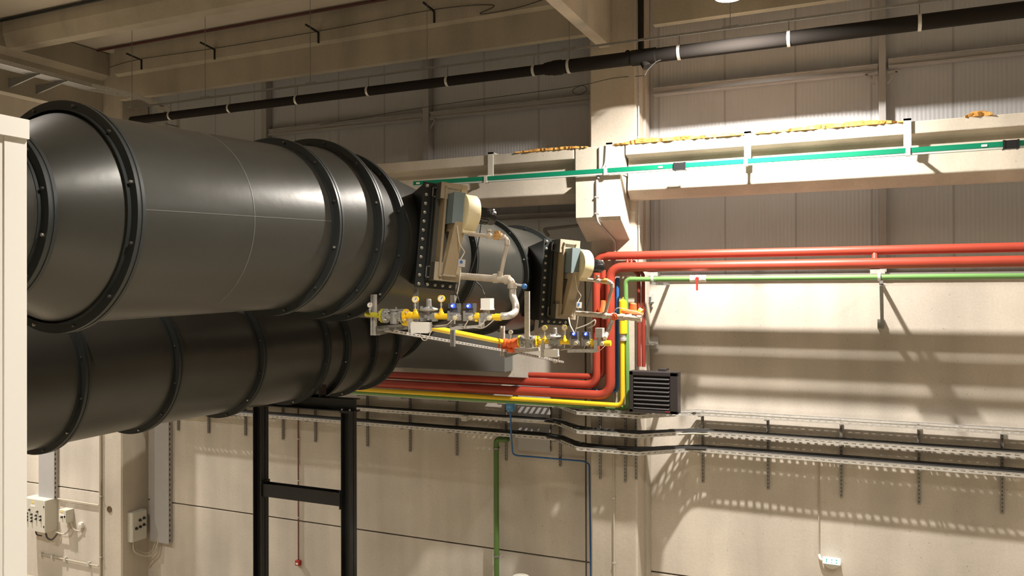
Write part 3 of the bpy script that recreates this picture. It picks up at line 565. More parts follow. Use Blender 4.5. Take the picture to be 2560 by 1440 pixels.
part(MB().lathe(c-V((.13, 0, 0)), (1, 0, 0), [(0, .04), (.005, .058), (.06, .058), (.07, .05), (.1, .062), (.16, .062), (.19, .05), (.2, .058), (.255, .058), (.26, .04)], 14), 'body', 'white', t); part(MB().cyl(c, c+V((0, -.08, 0)), .03, n=10).bar(c+V((0, -.08, .0)), c+V((0, -.08, -.19)), .03, .02), 'lever', 'alarm', t)
pipe('compressed_air_pipe', 'bluep', 'dark blue vertical pipe between the red riser and the yellow filter', [(W(1541, 690, 13.1).x, 13.16, 7.62), (W(1541, 690, 13.1).x, 13.16, W(1541, 985, 13.1).z+.03), (W(1280, 968, 13.3).x, 13.3, W(1280, 968, 13.3).z)], .028, .1)
# blue funnel and hose
t = thing('blue_hose_funnel', 'light blue funnel-shaped cover hanging on the trays, above a blue hose', 'hose cover', W(1277, 1030, 13.45)); a = W(1276, 1030, 13.45); c = W(1276, 998, 13.45)
part(MB().loft([[a+V((dx*k, dy*k, 0)) for dx, dy in ((-.04, -.03), (.04, -.03), (.05, .03), (-.04, .03))] for k in (1,)]+[[a+V((dx, dy, .05)) for dx, dy in ((-.07, -.05), (.07, -.05), (.08, .05), (-.07, .05))]]+[[c+V((dx, dy, 0)) for dx, dy in ((-.07, -.05), (.08, -.05), (.08, .05), (-.07, .05))]]), 'cover', 'bluel', t, smooth=False)
pipe('blue_hose', 'bluep', 'thin blue hose dropping from the trays and running down beside the column', [W(1276, 1030, 13.4), W(1278, 1090, 13.5), W(1282, 1138, 13.9), W(1460, 1153, 13.9), (W(1473, 1170, 13.9).x, 13.9, W(1473, 1160, 13.9).z), (W(1480, 1440, 13.9).x, 13.9, .3)], .016, .12)
t = thing('drain_pipe', 'dark green vertical pipe on the lower wall below the trays', 'pipe', (W(1241, 1300, 13.85).x, 13.85, 0)); x = W(1241, 1300, 13.85).x; zt = W(1241, 1098, 13.85).z
part(MB().tube(fillet([(x, 13.85, 0), (x, 13.85, zt), (x+.2, 13.87, zt), (x+.2, 13.94, zt)], .07), .05, 14), 'pipe', 'dgreen', t)
for py in (1121, 1390): part(MB().ring((x, 13.85, W(1241, py, 13.85).z), (0, 0, 1), .05, .06, .03, 20).bar((x, 13.9, W(1241, py, 13.85).z), (x, 13.99, W(1241, py, 13.85).z), .02, .02), 'clamp', 'galvd', t)
# grey rectangular duct under the lower duct
t = thing('rectangular_duct', 'flat grey sheet-metal duct against the wall behind the end of the lower duct', 'duct', (-7.6, 13.7, 5.95)); x0, x1 = W(960, 900, 13.6).x, W(1261, 900, 13.6).x
bevel(part(MB().box(x0, x1, 13.62, 13.98, W(1200, 931, 13.6).z+.02, 7.7), 'casing', mat('duct_sheet_grey', (.17, .17, .16), .5, .2), t, smooth=False), .01)

# pipe bracket on the right wall
def pbracket(px, label, brace=True, full=True):
    x = W(px, 690, 13.1).x; t = thing('pipe_bracket', label, 'bracket', (x, 13.9, zg-.1), 'brackets holding the pipes')
    part(MB().bar((x, 12.9, zg-.075), (x, 14, zg-.075), .045, .045), 'arm', 'galvd', t)
    if brace: part(MB().bar((x-.28, 13.0, zg-.075-.05), (x+.28, 13.0, zg-.125), .045, .01), 'clamp_bar', 'galv', t)
    part(MB().box(x-.15, x+.05, 13.0, 13.2, zg+.05, zb-.09).ring((x-.03, 13.0, zg), (1, 0, 0), .046, .062, .04, 24), 'pipe_shoe', 'galv', t, smooth=False)
    if brace:
        part(MB().bar((x, 13.02, zg-.08), (x+.02, 13.98, zg-.78), .05, .05), 'brace', 'galvd', t); part(MB().bar((x, 13.9, zg-.72), (x+.0, 14, zg-.72), .1, .14), 'foot_plate', 'galvd', t)
    return t
pbracket(2203, 'triangular pipe bracket on the bright right wall under the red pipes'); pbracket(1640, 'pipe bracket at the wall just right of the column', False)
t = thing('wall_bracket_plate', 'small grey slotted bracket plate on the wall just right of the column', 'bracket', W(1620, 745)); a, c = W(1618, 735), W(1633, 757)
part(MB().box(a.x, c.x, 13.93, 14, c.z, a.z), 'plate', 'galv', t, smooth=False); part(MB().box(a.x+.02, c.x-.02, 13.9, 13.93, c.z+.04, a.z-.05).box(a.x-.02, c.x+.03, 13.88, 13.94, c.z-.01, c.z+.015), 'slots', 'dgrey', t, smooth=False)

# ---------------------------------------------------------------- unit heater
YH = 12.72; a, c = W(1574, 927, YH), W(1695, 1036, YH)
t = thing('unit_heater', 'black louvred unit heater hanging at the foot of the red pipes beside the column', 'heater', ((a.x+c.x)/2, YH+.2, c.z))
x0, x1, z0, z1_ = a.x, c.x, c.z-.0, a.z
part(MB().loft([[V((x, y, z)) for x, z in ((x0+i, z0+i), (x1-i, z0+i), (x1-i, z1_-i), (x0+i, z1_-i))] for y, i in ((YH+.42, .06), (YH+.2, .0), (YH+.02, .0))]), 'casing', 'heat', t, smooth=False)
b = MB(); e = .065
b.box(x0, x0+e, YH-.03, YH+.03, z0, z1_).box(x1-e*1.9, x1, YH-.03, YH+.03, z0, z1_).box(x0, x1, YH-.03, YH+.03, z0, z0+e*.8).box(x0, x1, YH-.03, YH+.03, z1_-e, z1_)
bevel(part(b, 'front_frame', 'heat', t, smooth=False), .008)
n = 8; hh = (z1_-e-z0-e*.8)/n
for k in range(n):
    zc = z0+e*.8+hh*(k+.5); part(MB().loft([[V((x, YH+yy, zc+zz)) for yy, zz in ((.02, .022), (-.028, -.012), (-.034, -.022), (-.026, -.024), (.03, .008))] for x in (x0+e+.01, x1-e*1.9-.01)]), 'louvre', 'louv', t, smooth=False)
part(MB().box(x0+e, x1-e*1.9, YH+.035, YH+.04, z0+.03, z1_-.03), 'grille_backing', 'joint', t, smooth=False)
xm = (x0+x1)/2
part(MB().bar((xm+.1, YH+.15, z1_+.015), (xm+.1, YH+.4, z1_+.015), .12, .03).bar((xm-.1, YH+.3, z0+.35), (xm-.1, 13.99, z0+.35), .08, .04), 'mounting_arm', 'heat', t)
part(MB().box(x1-.2, x1-.12, YH-.033, YH-.031, z0+.03, z0+.04), 'badge', 'alarm', t, smooth=False)
t = thing('heater_bracket', 'grey sheet-steel bracket on the wall above the heater', 'bracket', W(1634, 865)); a, c = W(1619, 840), W(1647, 872)
part(MB().box(a.x, c.x, 13.96, 14, c.z, a.z), 'plate', 'galv', t, smooth=False)
part(MB().hexa([V((a.x, 13.6, W(1620, 857).z-.02)), V((c.x-.02, 13.6, W(1620, 857).z-.02)), V((c.x-.02, 13.96, W(1620, 857).z-.02)), V((a.x, 13.96, W(1620, 857).z-.02)), V((a.x, 13.6, W(1620, 857).z)), V((c.x-.02, 13.6, W(1620, 857).z)), V((c.x-.02, 13.96, W(1620, 857).z)), V((a.x, 13.96, W(1620, 857).z))]), 'shelf', 'galv', t, smooth=False)

# ---------------------------------------------------------------- cable trays
TZ = (5.29, 4.97, 4.68); TW = .3
def path(z, k):
    xl = (-15.0, -15.2, -15.4)[k]
    return [V((x, y, z)) for x, y in ((xl, 13.6), (-5.25, 13.6), (-4.60, 12.9), (-3.52, 12.9), (-2.76, 13.6), (8, 13.6))]
def tray(k, label):
    z = TZ[k]; P = path(z, k); t = thing('cable_tray', label, 'cable tray', (-4, 13.6, z), 'cable trays along the wall')
    bot = MB(); fr = MB(); bk = MB(); per = .115
    offs = []   # mitred back edge
    Q = [p.copy() for p in P]
    for i, p in enumerate(Q): p.y += TW
    for i in range(len(P)-1):
        a, b_ = P[i], P[i+1]; A, B = Q[i], Q[i+1]; L = (b_-a).length; n = max(1, round(L/per)); hz = .006
        def pt(u, v): return (a.lerp(b_, u)).lerp(A.lerp(B, u), v)
        for s in range(n):
            u0 = s/n; u1 = (s+.42)/n; u2 = (s+1)/n
            def slab(ua, ub, va, vb):
                c4 = [pt(ua, va), pt(ub, va), pt(ub, vb), pt(ua, vb)]; bot.hexa(c4+[c+V((0, 0, .003)) for c in c4])
            slab(u0, u1, 0, 1)
            for va, vb in ((0, .12), (.30, .42), (.60, .70), (.88, 1)): slab(u1, u2, va, vb)
        d = (b_-a).normalized(); nrm = V((d.y, -d.x, 0))*.002
        for tgt, p0, p1 in ((fr, a, b_), (bk, A, B)):
            def rail(ua, ub, za, zb):
                q0, q1 = p0.lerp(p1, ua), p0.lerp(p1, ub); c4 = [q0-nrm, q1-nrm, q1+nrm, q0+nrm]; tgt.hexa([c+V((0, 0, za)) for c in c4]+[c+V((0, 0, zb)) for c in c4])
            rail(0, 1, 0, .024); rail(0, 1, .036, .062)
            for s in range(n): rail(s/n, (s+.45)/n, .024, .036)
            tgt.bar(p0+V((0, 0, .062)), p1+V((0, 0, .062)), .012, .004)
    part(bot, 'perforated_floor', 'galv', t, smooth=False); part(fr, 'side_rail', 'galv', t, smooth=False); part(bk, 'side_rail', 'galv', t, smooth=False)
    return P
for k, l in enumerate(('topmost of the three perforated cable trays along the wall', 'middle one of the three perforated cable trays along the wall', 'lowest of the three perforated cable trays along the wall')): tray(k, l)
def cableon(k, off, r, m, label, h=.02):
    P = path(TZ[k]+h+r, k); pts = fillet([p+V((0, off, 0)) for p in P], .5, 8); out = []
    for i in range(len(pts)-1):
        L = (pts[i+1]-pts[i]).length; n = max(1, int(L/.4))
        for j in range(n): out.append(pts[i].lerp(pts[i+1], j/n)+V((0, random.uniform(-.012, .012), random.uniform(0, .006))))
    tag(MB().tube(out, r, 8).build('tray_cable', m), label, 'cable', 'cables lying in the trays')
cableon(0, .10, .014, 'cable', 'black cable lying in the topmost tray'); cableon(1, .05, .028, 'cable', 'thick black cable nearest the front in the middle tray'); cableon(1, .14, .03, 'cable', 'thick black cable at the back of the middle tray', .03)
cableon(2, .06, .026, 'cable', 'black cable nearest the front in the lowest tray', .03); cableon(2, .15, .034, 'cable', 'thick black cable at the back of the lowest tray', .035)
cableon(1, .02, .012, 'wcable', 'pale thin cable at the front of the middle tray', .012)
# struts carrying the trays
def strut(px, zbot, yf, label, wall=13.99):
    x = W(px, 1150, wall-.03).x; t = thing('tray_bracket', label, 'bracket', (x, wall, zbot), 'struts carrying the cable trays')
    b = MB().box(x-.02, x-.016, wall-.04, wall, zbot, 5.32).box(x+.016, x+.02, wall-.04, wall, zbot, 5.32).box(x-.02, x+.02, wall-.044, wall-.04, zbot, 5.32); s = part(b, 'strut', 'galvd', t, smooth=False)
    n = int((5.32-zbot)/.06); b = slotline((x, wall-.0445, zbot+.01), (x, wall-.0445, 5.31), n, (.007, 0, 0), (0, -.0012, 0))
    part(b, 'slots', 'joint', s, smooth=False)
    for z in TZ: part(MB().hexa([V((x-.015, yf, z-.02)), V((x+.015, yf, z-.02)), V((x+.015, wall-.045, z-.06)), V((x-.015, wall-.045, z-.06)), V((x-.015, yf, z)), V((x+.015, yf, z)), V((x+.015, wall-.045, z)), V((x-.015, wall-.045, z))]), 'arm', 'galvd', t, smooth=False)
right = [(2505, 1282), (2297, 1259), (2103, 1242), (1920, 1222), (1757, 1205)]
names = ('first', 'second', 'third', 'fourth', 'fifth', 'sixth', 'seventh', 'eighth', 'ninth', 'tenth')
for i, (px, py) in enumerate(right): strut(px, W(px, py).z, 13.6, '%s slotted strut from the right edge under the cable trays' % names[i])
for i, (px, py) in enumerate(((1600, 1200), (1563, 1205), (1500, 1198))): strut(px-(10 if i == 0 else 0), W(px, py, 13.2).z, 12.92, 'slotted strut on the column face under the trays, %s of three' % ('rightmost', 'middle one', 'leftmost')[i], 13.24)
for i, (px, py) in enumerate(((1400, 1165), (1265, 1150), (1142, 1138), (1025, 1128), (918, 1115))): strut(px, W(px, py).z, 13.6, '%s slotted strut left of the column, before the black frame' % names[i])
for i, (px, py) in enumerate(((788, 1104), (707, 1098), (613, 1088), (521, 1082), (445, 1075))): strut(px, W(px, py).z, 13.6, '%s slotted strut under the trays, counting leftwards from the right black post' % names[i])
tag(MB().box(W(1153, 1045, 13.5).x, W(1166, 1045, 13.5).x, 13.5, 13.598, W(1160, 1053, 13.5).z, W(1160, 1041, 13.5).z).build('junction_box', 'box', smooth=False), 'small beige box clipped to the middle tray', 'junction box')

# ---------------------------------------------------------------- green busbar on the beam
yb = 12.66; xa, xb = W(1035, 462, yb), W(2515, 358, yb)
zbus = (W(1200, 452, yb).z+W(2400, 368, yb).z)/2
t = thing('green_busbar', 'long green conductor rail hanging in front of the concrete beam', 'busbar', (-3, yb, zbus))
part(MB().loft([[V((x, yb+yy, zbus+zz)) for yy, zz in ((-.03, -.02), (.03, -.02), (.035, .05), (-.035, .05))] for x in (xa.x, 6)]), 'rail', 'bus', t, smooth=False)
part(MB().box(xa.x, 6, yb-.025, yb-.015, zbus-.05, zbus-.02).box(xa.x, 6, yb+.015, yb+.025, zbus-.05, zbus-.02).box(xa.x, 6, yb-.004, yb+.004, zbus-.045, zbus-.02), 'contact_fins', 'busg', t, smooth=False)
for px in (2527, 1700): xx = W(px, 390, yb).x; part(MB().box(xx-.09, xx+.09, yb-.05, yb+.05, zbus-.055, zbus+.06).box(xx-.095, xx-.07, yb-.055, yb+.055, zbus-.06, zbus+.065).box(xx+.07, xx+.095, yb-.055, yb+.055, zbus-.06, zbus+.065), 'coupler', 'black', t, smooth=False)
for px in (2460, 1652, 1047): xx = W(px, 390, yb).x; part(MB().box(xx-.035, xx+.035, yb-.038, yb-.03, zbus-.005, zbus+.025), 'nameplate', 'white', t, smooth=False)
for i, (px, l) in enumerate(((2270, 'right white hanger of the green busbar, beside the foam end'), (1865, 'middle white hanger of the green busbar, on the brightly lit beam'), (1515, 'hanger of the green busbar in front of the column'), (1216, 'dim hanger of the green busbar on the shaded beam'))):
    xx = W(px, 400, yb).x; h = thing('busbar_hanger', l, 'hanger', (xx, 12.8, zbus), 'hangers of the green busbar')
    part(MB().box(xx-.05, xx+.05, 12.82, 12.855, 9.42, 9.86).box(xx-.05, xx+.05, 12.82, 13.05, 9.83, 9.86), 'strap', 'box', h, smooth=False)
    part(MB().bar((xx, 12.84, 9.44), (xx, yb, 9.42), .05, .02).cyl((xx, yb, 9.42), (xx, yb, zbus+.05), .008, n=6), 'arm', 'galv', h); part(MB().box(xx-.03, xx+.03, yb-.042, yb+.042, zbus-.06, zbus+.06), 'clip', 'box', h, smooth=False)

# ---------------------------------------------------------------- black roof drain along the wall, its rail and rods
yd = 12.2; zd = 11.03
t = thing('roof_drain_pipe', 'long black plastic drain pipe high on the wall, slung from a thin rail', 'pipe', (-3, yd, zd)); xr_ = W(1370, 170, yd).x
part(MB().cyl((W(330, 298, yd).x, yd, zd), (xr_, yd, zd), .083, n=24), 'narrow_pipe', 'pvc', t); part(MB().cyl((xr_, yd, zd), (8, yd, zd), .108, n=24), 'wide_pipe', 'pvc', t)
part(MB().lathe((xr_-.06, yd, zd), (1, 0, 0), [(0, .09), (.01, .1), (.08, .1), (.16, .12), (.3, .12), (.31, .11)], 24), 'reducer', 'pvc', t)
part(MB().lathe((W(1610, 145, yd).x, yd, zd), (1, 0, 0), [(-.2, .108), (-.19, .122), (.19, .122), (.2, .108)], 24).cyl((W(1605, 150, yd).x, yd, zd), (W(1618, 155, yd).x, yd-.02, zd-.17), .07, n=16), 'branch', 'pvc', t)
for px in (427, 575, 743, 921, 1119, 1335, 1423, 1698, 1972, 2299):
    x = W(px, 100, yd).x; r = .085 if x < xr_ else .11
    q = part(MB().ring((x, yd, zd), (1, 0, 0), r, r+.007, .045, 28), 'clamp', 'galv', t); part(MB().cyl((x, yd, zd+r), (x, yd, zd+.26), .007, n=6), 'hanger_rod', 'galvd', q)
tag(MB().bar((W(330, 290, yd).x, yd, zd+.27), (8, yd, zd+.27), .035, .03).build('hanging_rail', 'galvd', smooth=False), 'thin steel rail just above the black drain pipe', 'rail')
for i, px in enumerate((330, 513, 776, 1068, 1423, 2210+110, 1826)):
    x = W(px, 150, yd).x; tag(MB().cyl((x, yd, zd+.28), (x, yd, CEIL), .006, n=6).box(x-.12, x+.12, yd-.02, yd+.02, zd+.285, zd+.30).build('suspension_rod', 'galvd'), 'thin rod above the drain rail, %s' % ('leftmost, over the end of the pipe', 'second from the left', 'third from the left', 'fourth from the left, by the middle steel post', 'fifth from the left, left of the column', 'rightmost of all', 'just below the lamp')[i], 'rod', 'suspension rods')
tag(MB().tube(fillet([(W(1604, 60, 13.15).x, 13.1, CEIL-.02), (W(1604, 60, 13.15).x, 13.1, 11.2), (W(1604, 60, 13.15).x, 12.3, 11.15)], .1), .05, 14).build('rain_pipe', 'pvc'), 'black vertical pipe on the right side of the column above the drain pipe', 'pipe')
tag(MB().tube(smoothp([W(1652, 150, yd-.10), W(1640, 155, yd-.12), W(1622, 172, yd-.14), W(1612, 188, yd-.14)]), .008, 6).build('loose_wire', 'wire'), 'short loose wire hanging under the drain branch', 'wire')
# conduits on the column
def conduit(name, label, pts, r, m='conduit', clips=()):
    t = thing(name, label, 'conduit', pts[-1]); part(MB().tube(fillet(pts, .06), r, 8), 'tube', m, t)
    for c in clips: part(MB().box(c[0]-r*1.6, c[0]+r*1.6, c[1]-r, c[1]+r, c[2]-.012, c[2]+.012), 'clip', 'galv', t, smooth=False)
x = W(1535, 1300, 13.22).x
conduit('wall_conduit', 'thin conduit running down the middle of the lower column', [V((x, 13.22, 8.2)), V((x, 13.22, .2))], .016, 'conduit', [(x, 13.22, W(1535, 1245, 13.22).z), (x, 13.22, W(1535, 1407, 13.22).z)])
x = W(1499, 450, 12.83).x
conduit('wall_conduit', 'grey conduit over the beam block and down the corbel face', [V((x, 12.84, 9.8)), V((x, 12.84, 9.35)), V((x, 12.68, 9.25)), V((x, 12.68, 8.62)), V((x+.0, 12.72, 8.54)), V((x+.14, 13.22, 8.24)), V((x+.14, 13.22, 7.7))], .02, 'steelgrey', [(x, 12.68, 8.95), (x, 12.68, 8.68)])
conduit('wall_conduit', 'second grey conduit bending over the beam block beside the hanger', [V((x+.12, 12.84, 9.8)), V((x+.10, 12.84, 9.5)), V((x+.03, 12.76, 9.36)), V((x+.03, 12.66, 9.25))], .02, 'steelgrey')
x = W(1597, 400, 13.3).x
conduit('wall_conduit', 'pale conduit up the right edge of the upper column', [V((x, 13.3, CEIL-.05)), V((x, 13.3, 7.9))], .014, 'galv', [(x, 13.3, 10), (x, 13.3, 8.5)])
conduit('wall_conduit', 'grey pipe stub with a bent end on the dark cladding above the farther burner', [W(1372, 590, 13.6), W(1358, 573, 13.6), W(1456, 563, 13.6)], .03, 'galvd')
# wires across the cladding
tag(MB().tube(smoothp([W(800, 312, 13.8), W(1080, 265, 13.8), W(1300, 235, 13.7), W(1445, 215, 13.2), W(1530, 196, 13.18), W(1600, 190, 13.2), W(1612, 188, yd)]), .006, 6).build('loose_wire', 'wire'), 'thin dark wire crossing the cladding to the column', 'wire')
tag(MB().tube(smoothp([W(1453, 214, 13.7), W(1435, 222, 13.7), W(1433, 232, 13.7), W(1450, 236, 13.7), W(1466, 226, 13.7), W(1462, 216, 13.7), W(1453, 214, 13.7)]), .006, 6).build('loose_wire', 'wire'), 'coil of dark wire hanging left of the column', 'wire')

# ---------------------------------------------------------------- hooks, wire and red pipe under the roof
hooks = [(350, 158), (533, 132), (793, 90), (1083, 38)]
pts = [W(275, 168, 12.9)]
for i, (px, py) in enumerate(hooks):
    c = W(px, py, 12.9); tag(MB().bar(c+V((0, .04, -.13)), c+V((0, .04, .08)), .03, .03).bar(c+V((0, .04, .08)), c+V((-.0, -.36, .12)), .03, .03).build('wall_hook', 'black', smooth=False), 'black angled hook on the roof edge beam, %s from the left' % names[i], 'hook', 'black hooks under the roof')
    pts += [c+V((.0, .0, .1)), c+V((1.2, .04, .02))] if i == 3 else [c+V((0, 0, .09))]
pts += [W(1200, 35, 12.9), W(1290, 20, 12.9), W(1370, -5, 12.9)]
tag(MB().tube(smoothp(pts), .008, 6).build('strung_wire', 'wire'), 'dark wire strung along the hooks under the roof', 'wire')
tag(MB().cyl((gx+.3, 12.86, 12.93), (-4.55, 12.86, 12.93), .028, n=10).build('roof_pipe_or_shade_band', 'roofred'), 'dark red pipe tight under the roof along the edge beam', 'pipe')
tag(MB().cyl((gx+.3, 10.62, 12.93), (-4.55, 10.62, 12.93), .03, n=10).build('roof_pipe_or_shade_band', 'black'), 'black line drawn for the dark shading along the concrete purlin top', 'pipe')  # black rod drawn in for the purlin's dark top shading band

# cable ladder along the left girder
XB = gx+.90; c0 = on(240, 216, 0, XB); zl = c0.z
t = thing('cable_ladder', 'grey cable ladder along the left roof girder, bending down behind the big duct', 'cable ladder', (gx+.2, 11, zl))
g6 = W(414, 292, 12.58)
PB = [V((XB, 3.0, zl)), V((XB, c0.y-.1, zl)), W(345, 240, 12.5), W(392, 264, 12.55), g6, V((g6.x, g6.y, g6.z-.9))]
off = [V((.36, 0, 0)), V((.32, -.12, 0)), V((.06, -.33, 0)), V((.02, -.33, 0)), V((0, -.34, 0)), V((0, -.34, 0))]
P0 = [p-o_ for p, o_ in zip(PB, off)]
b1 = MB()
for i in range(len(P0)-1):
    for q in (P0, [p+o_ for p, o_ in zip(P0, off)]): b1.bar(q[i], q[i+1], .02, .09)
part(b1, 'side_rail', 'galv', t, smooth=False)
b1 = MB()
for i in range(len(P0)-1):
    L = (P0[i+1]-P0[i]).length; n = max(1, int(L/.28))
    for j in range(n): u = (j+.5)/n; b1.bar(P0[i].lerp(P0[i+1], u), (P0[i]+off[i]).lerp(P0[i+1]+off[i+1], u), .04, .02)
part(b1, 'rungs', 'galvd', t, smooth=False)
part(MB().hexa([P0[0]+V((0, 0, -.04)), P0[0]+V((.34, 0, -.04)), P0[1]+V((.34, 0, -.04)), P0[1]+V((0, 0, -.04))]+[p+V((0, 0, .003)) for p in (P0[0]+V((0, 0, -.04)), P0[0]+V((.34, 0, -.04)), P0[1]+V((.34, 0, -.04)), P0[1]+V((0, 0, -.04)))]), 'floor_sheet', 'galvd', t, smooth=False)
for i, yy in enumerate((8.2, 9.6, 11.0, 11.6)):
    tag(MB().loft([[V((x, yy+dy, z)) for x, z in ((gx+.002, zl-.05), (gx+.95, zl-.05), (gx+.95, zl-.075), (gx+.002, zl-.25))] for dy in (-.015, .015)]).build('ladder_bracket', 'galvd', smooth=False), 'triangular bracket under the cable ladder, %s from the camera' % names[i], 'bracket', 'brackets of the cable ladder')

# ---------------------------------------------------------------- things on the lower left wall
def cover(pxa, pxb, zt, zbm, label, y=13.9):
    xa, xb = W(pxa, 1200, y).x, W(pxb, 1200, y).x
    t = thing('cable_cover', label, 'cable cover', ((xa+xb)/2, 14, zbm), 'grey sheet-metal cable covers')
    bevel(part(MB().box(xa, xb, y-.02, 13.99, zbm, zt), 'lid', 'steelgrey', t, smooth=False), .006)
    n = int((zt-zbm)/.12); b = slotline((xb, y+.015, zbm+.02), (xb, y+.015, zt-.02), n, (0, .015, 0), (.004, 0, 0))
    part(b, 'slots', 'joint', t, smooth=False)
cover(376, 423, 5.2, W(400, 1357, 13.88).z, 'grey vertical cable cover right of the left column'); cover(98, 137, 5.4, W(120, 1245).z, 'grey vertical cable cover above the largest control box')
cover(1296, 1376, 5.75, W(1330, 1128, 13.85).z, 'short grey cable cover behind the trays left of the corbelled column', 13.92)
def knobs(par, pts, nrm, r, rr=None):
    for q in pts: part(MB().lathe(V(q), nrm, [(0, r*1.2), (.012, r*1.2), (.014, r*.8), (.045, r*.75), (.047, .003)], 12), 'knob', 'knob', par)
def cbox(pxa, pxb, pya, pyb, dep, label, kn, warn=True, yw=14):
    y = yw-dep; a, c = W(pxa, pya, y), W(pxb, pyb, y); t = thing('control_box', label, 'control box', ((a.x+c.x)/2, yw, c.z))
    bevel(part(MB().box(a.x, c.x, y, yw-.001, c.z, a.z), 'cabinet', 'box', t, smooth=False), .008); d = part(MB().box(a.x+.01, c.x-.01, y-.02, y, c.z+.01, a.z-.01), 'door', 'box', t, smooth=False)
    knobs(d, [(a.x+(c.x-a.x)*u, y-.02, a.z+(c.z-a.z)*v) for u, v in kn], (0, -1, 0), .022)
    if warn:
        cx = a.x+(c.x-a.x)*.45; cz = a.z+(c.z-a.z)*.1; part(MB().loft([[V((cx-.04, yy, cz-.03)), V((cx+.04, yy, cz-.03)), V((cx, yy, cz+.04))] for yy in (y-.021, y-.024)]), 'warning_sticker', 'warn', d, smooth=False)
        part(MB().box(cx-.09, cx+.09, y-.024, y-.021, cz-.12, cz-.07), 'name_strip', 'white', d, smooth=False)
    part(MB().box(c.x-.06, c.x-.035, y-.035, y-.02, a.z-.18, a.z-.14).box(c.x-.06, c.x-.035, y-.035, y-.02, c.z+.14, c.z+.18), 'lock', 'knob', d, smooth=False)
    return t, a, c, y
kn = [(.3, .35), (.66, .37)]+[(.2+.2*i, .47+.01*i) for i in range(4)]+[(.2+.2*i, .58+.01*i) for i in range(4)]+[(.2, .68), (.4, .69)]
t, a, c, y = cbox(60, 115, 1243, 1333, .32, 'large grey control box with rows of black knobs on the far left wall', kn)
part(MB().tube(smoothp([(a.x+.3, y+.1, c.z), (a.x+.35, y+.1, c.z-.12), (a.x+.5, y+.12, c.z-.14)]), .018, 8).tube(smoothp([(c.x-.15, y+.1, c.z), (c.x-.1, y+.1, c.z-.15), (c.x+.02, y+.15, c.z-.2), (c.x+.15, y+.2, c.z-.05)]), .022, 8), 'cable', 'wire', t)
t, a, c, y = cbox(148, 167, 1273, 1308, .2, 'small grey control box with one knob, right of the large one', [(.5, .55)])
part(MB().tube(smoothp([(c.x-.05, y+.1, c.z), (c.x-.06, y+.1, c.z-.2), (c.x-.25, y+.1, c.z-.33), (c.x-.7, y+.1, c.z-.3)]), .018, 8).tube(smoothp([(c.x+.02, y+.1, c.z), (c.x+.1, y+.12, c.z-.17), (c.x+.3, y+.17, c.z-.2), (c.x+.42, y+.17, c.z-.03)]), .014, 8), 'cable', 'conduit', t)
a, c = W(195, 1307, 13.93), W(203, 1320, 13.93); t = thing('wall_socket', 'small white socket on the wall right of the small control box', 'socket', (a.x, 14, c.z))
part(MB().box(a.x, c.x, 13.93, 14, c.z, a.z), 'housing', 'white', t, smooth=False); part(MB().box(a.x+.02, c.x-.02, 13.92, 13.93, c.z+.02, c.z+.07), 'flap', 'box', t, smooth=False)
# box on the side of the left column
xs_ = -15.88; A = on(330, 1285, 0, xs_+.15); Bq = on(366, 1345, 0, xs_+.15)
t = thing('control_box', 'grey control box with five black knobs on the side of the left column', 'control box', (xs_, (A.y+Bq.y)/2, Bq.z)); zt, zb_ = on(345, 1279, 0, xs_+.15).z, on(345, 1352, 0, xs_+.15).z
bevel(part(MB().box(xs_, xs_+.15, A.y, Bq.y, zb_, zt), 'cabinet', 'box', t, smooth=False), .008); d = part(MB().box(xs_+.15, xs_+.17, A.y+.01, Bq.y-.01, zb_+.01, zt-.01), 'door', 'box', t, smooth=False)
knobs(d, [(xs_+.17, A.y+(Bq.y-A.y)*u, zt+(zb_-zt)*v) for u, v in ((.5, .3), (.78, .27), (.25, .55), (.52, .53), (.78, .5))], (1, 0, 0), .03)
part(MB().tube(smoothp([(xs_+.08, A.y+.1, zb_), (xs_+.1, A.y+.12, zb_-.25), (xs_+.2, A.y+.4, zb_-.42), (xs_+.4, 13.85, zb_-.28), (xs_+.45, 13.9, zb_+.05)]), .022, 8), 'cable', 'conduit', t)
part(MB().tube(smoothp([(xs_+.06, A.y+.16, zb_), (xs_+.08, A.y+.18, zb_-.22), (xs_+.16, A.y+.4, zb_-.36), (xs_+.33, 13.85, zb_-.24), (xs_+.38, 13.9, zb_+.05)]), .016, 8), 'cable', 'conduit', t)
# alarm button
x = W(743, 1408, 13.93).x; z = W(743, 1408, 13.93).z; t = thing('alarm_call_point', 'small red fire alarm button at the end of a thin red conduit', 'alarm button', (x, 14, z))
bevel(part(MB().box(x-.055, x+.055, 13.92, 14, z-.055, z+.055), 'housing', 'alarm', t, smooth=False), .006); part(MB().box(x-.03, x+.03, 13.915, 13.92, z-.03, z+.01), 'window', 'white', t, smooth=False)
conduit('wall_conduit', 'thin brownish red conduit down to the fire alarm button', [V((x, 13.97, 5.3)), V((x, 13.97, z+.05))], .014, 'rpipe', [(x, 13.97, 4.2), (x, 13.97, 3.3), (x, 13.97, 2.5)])
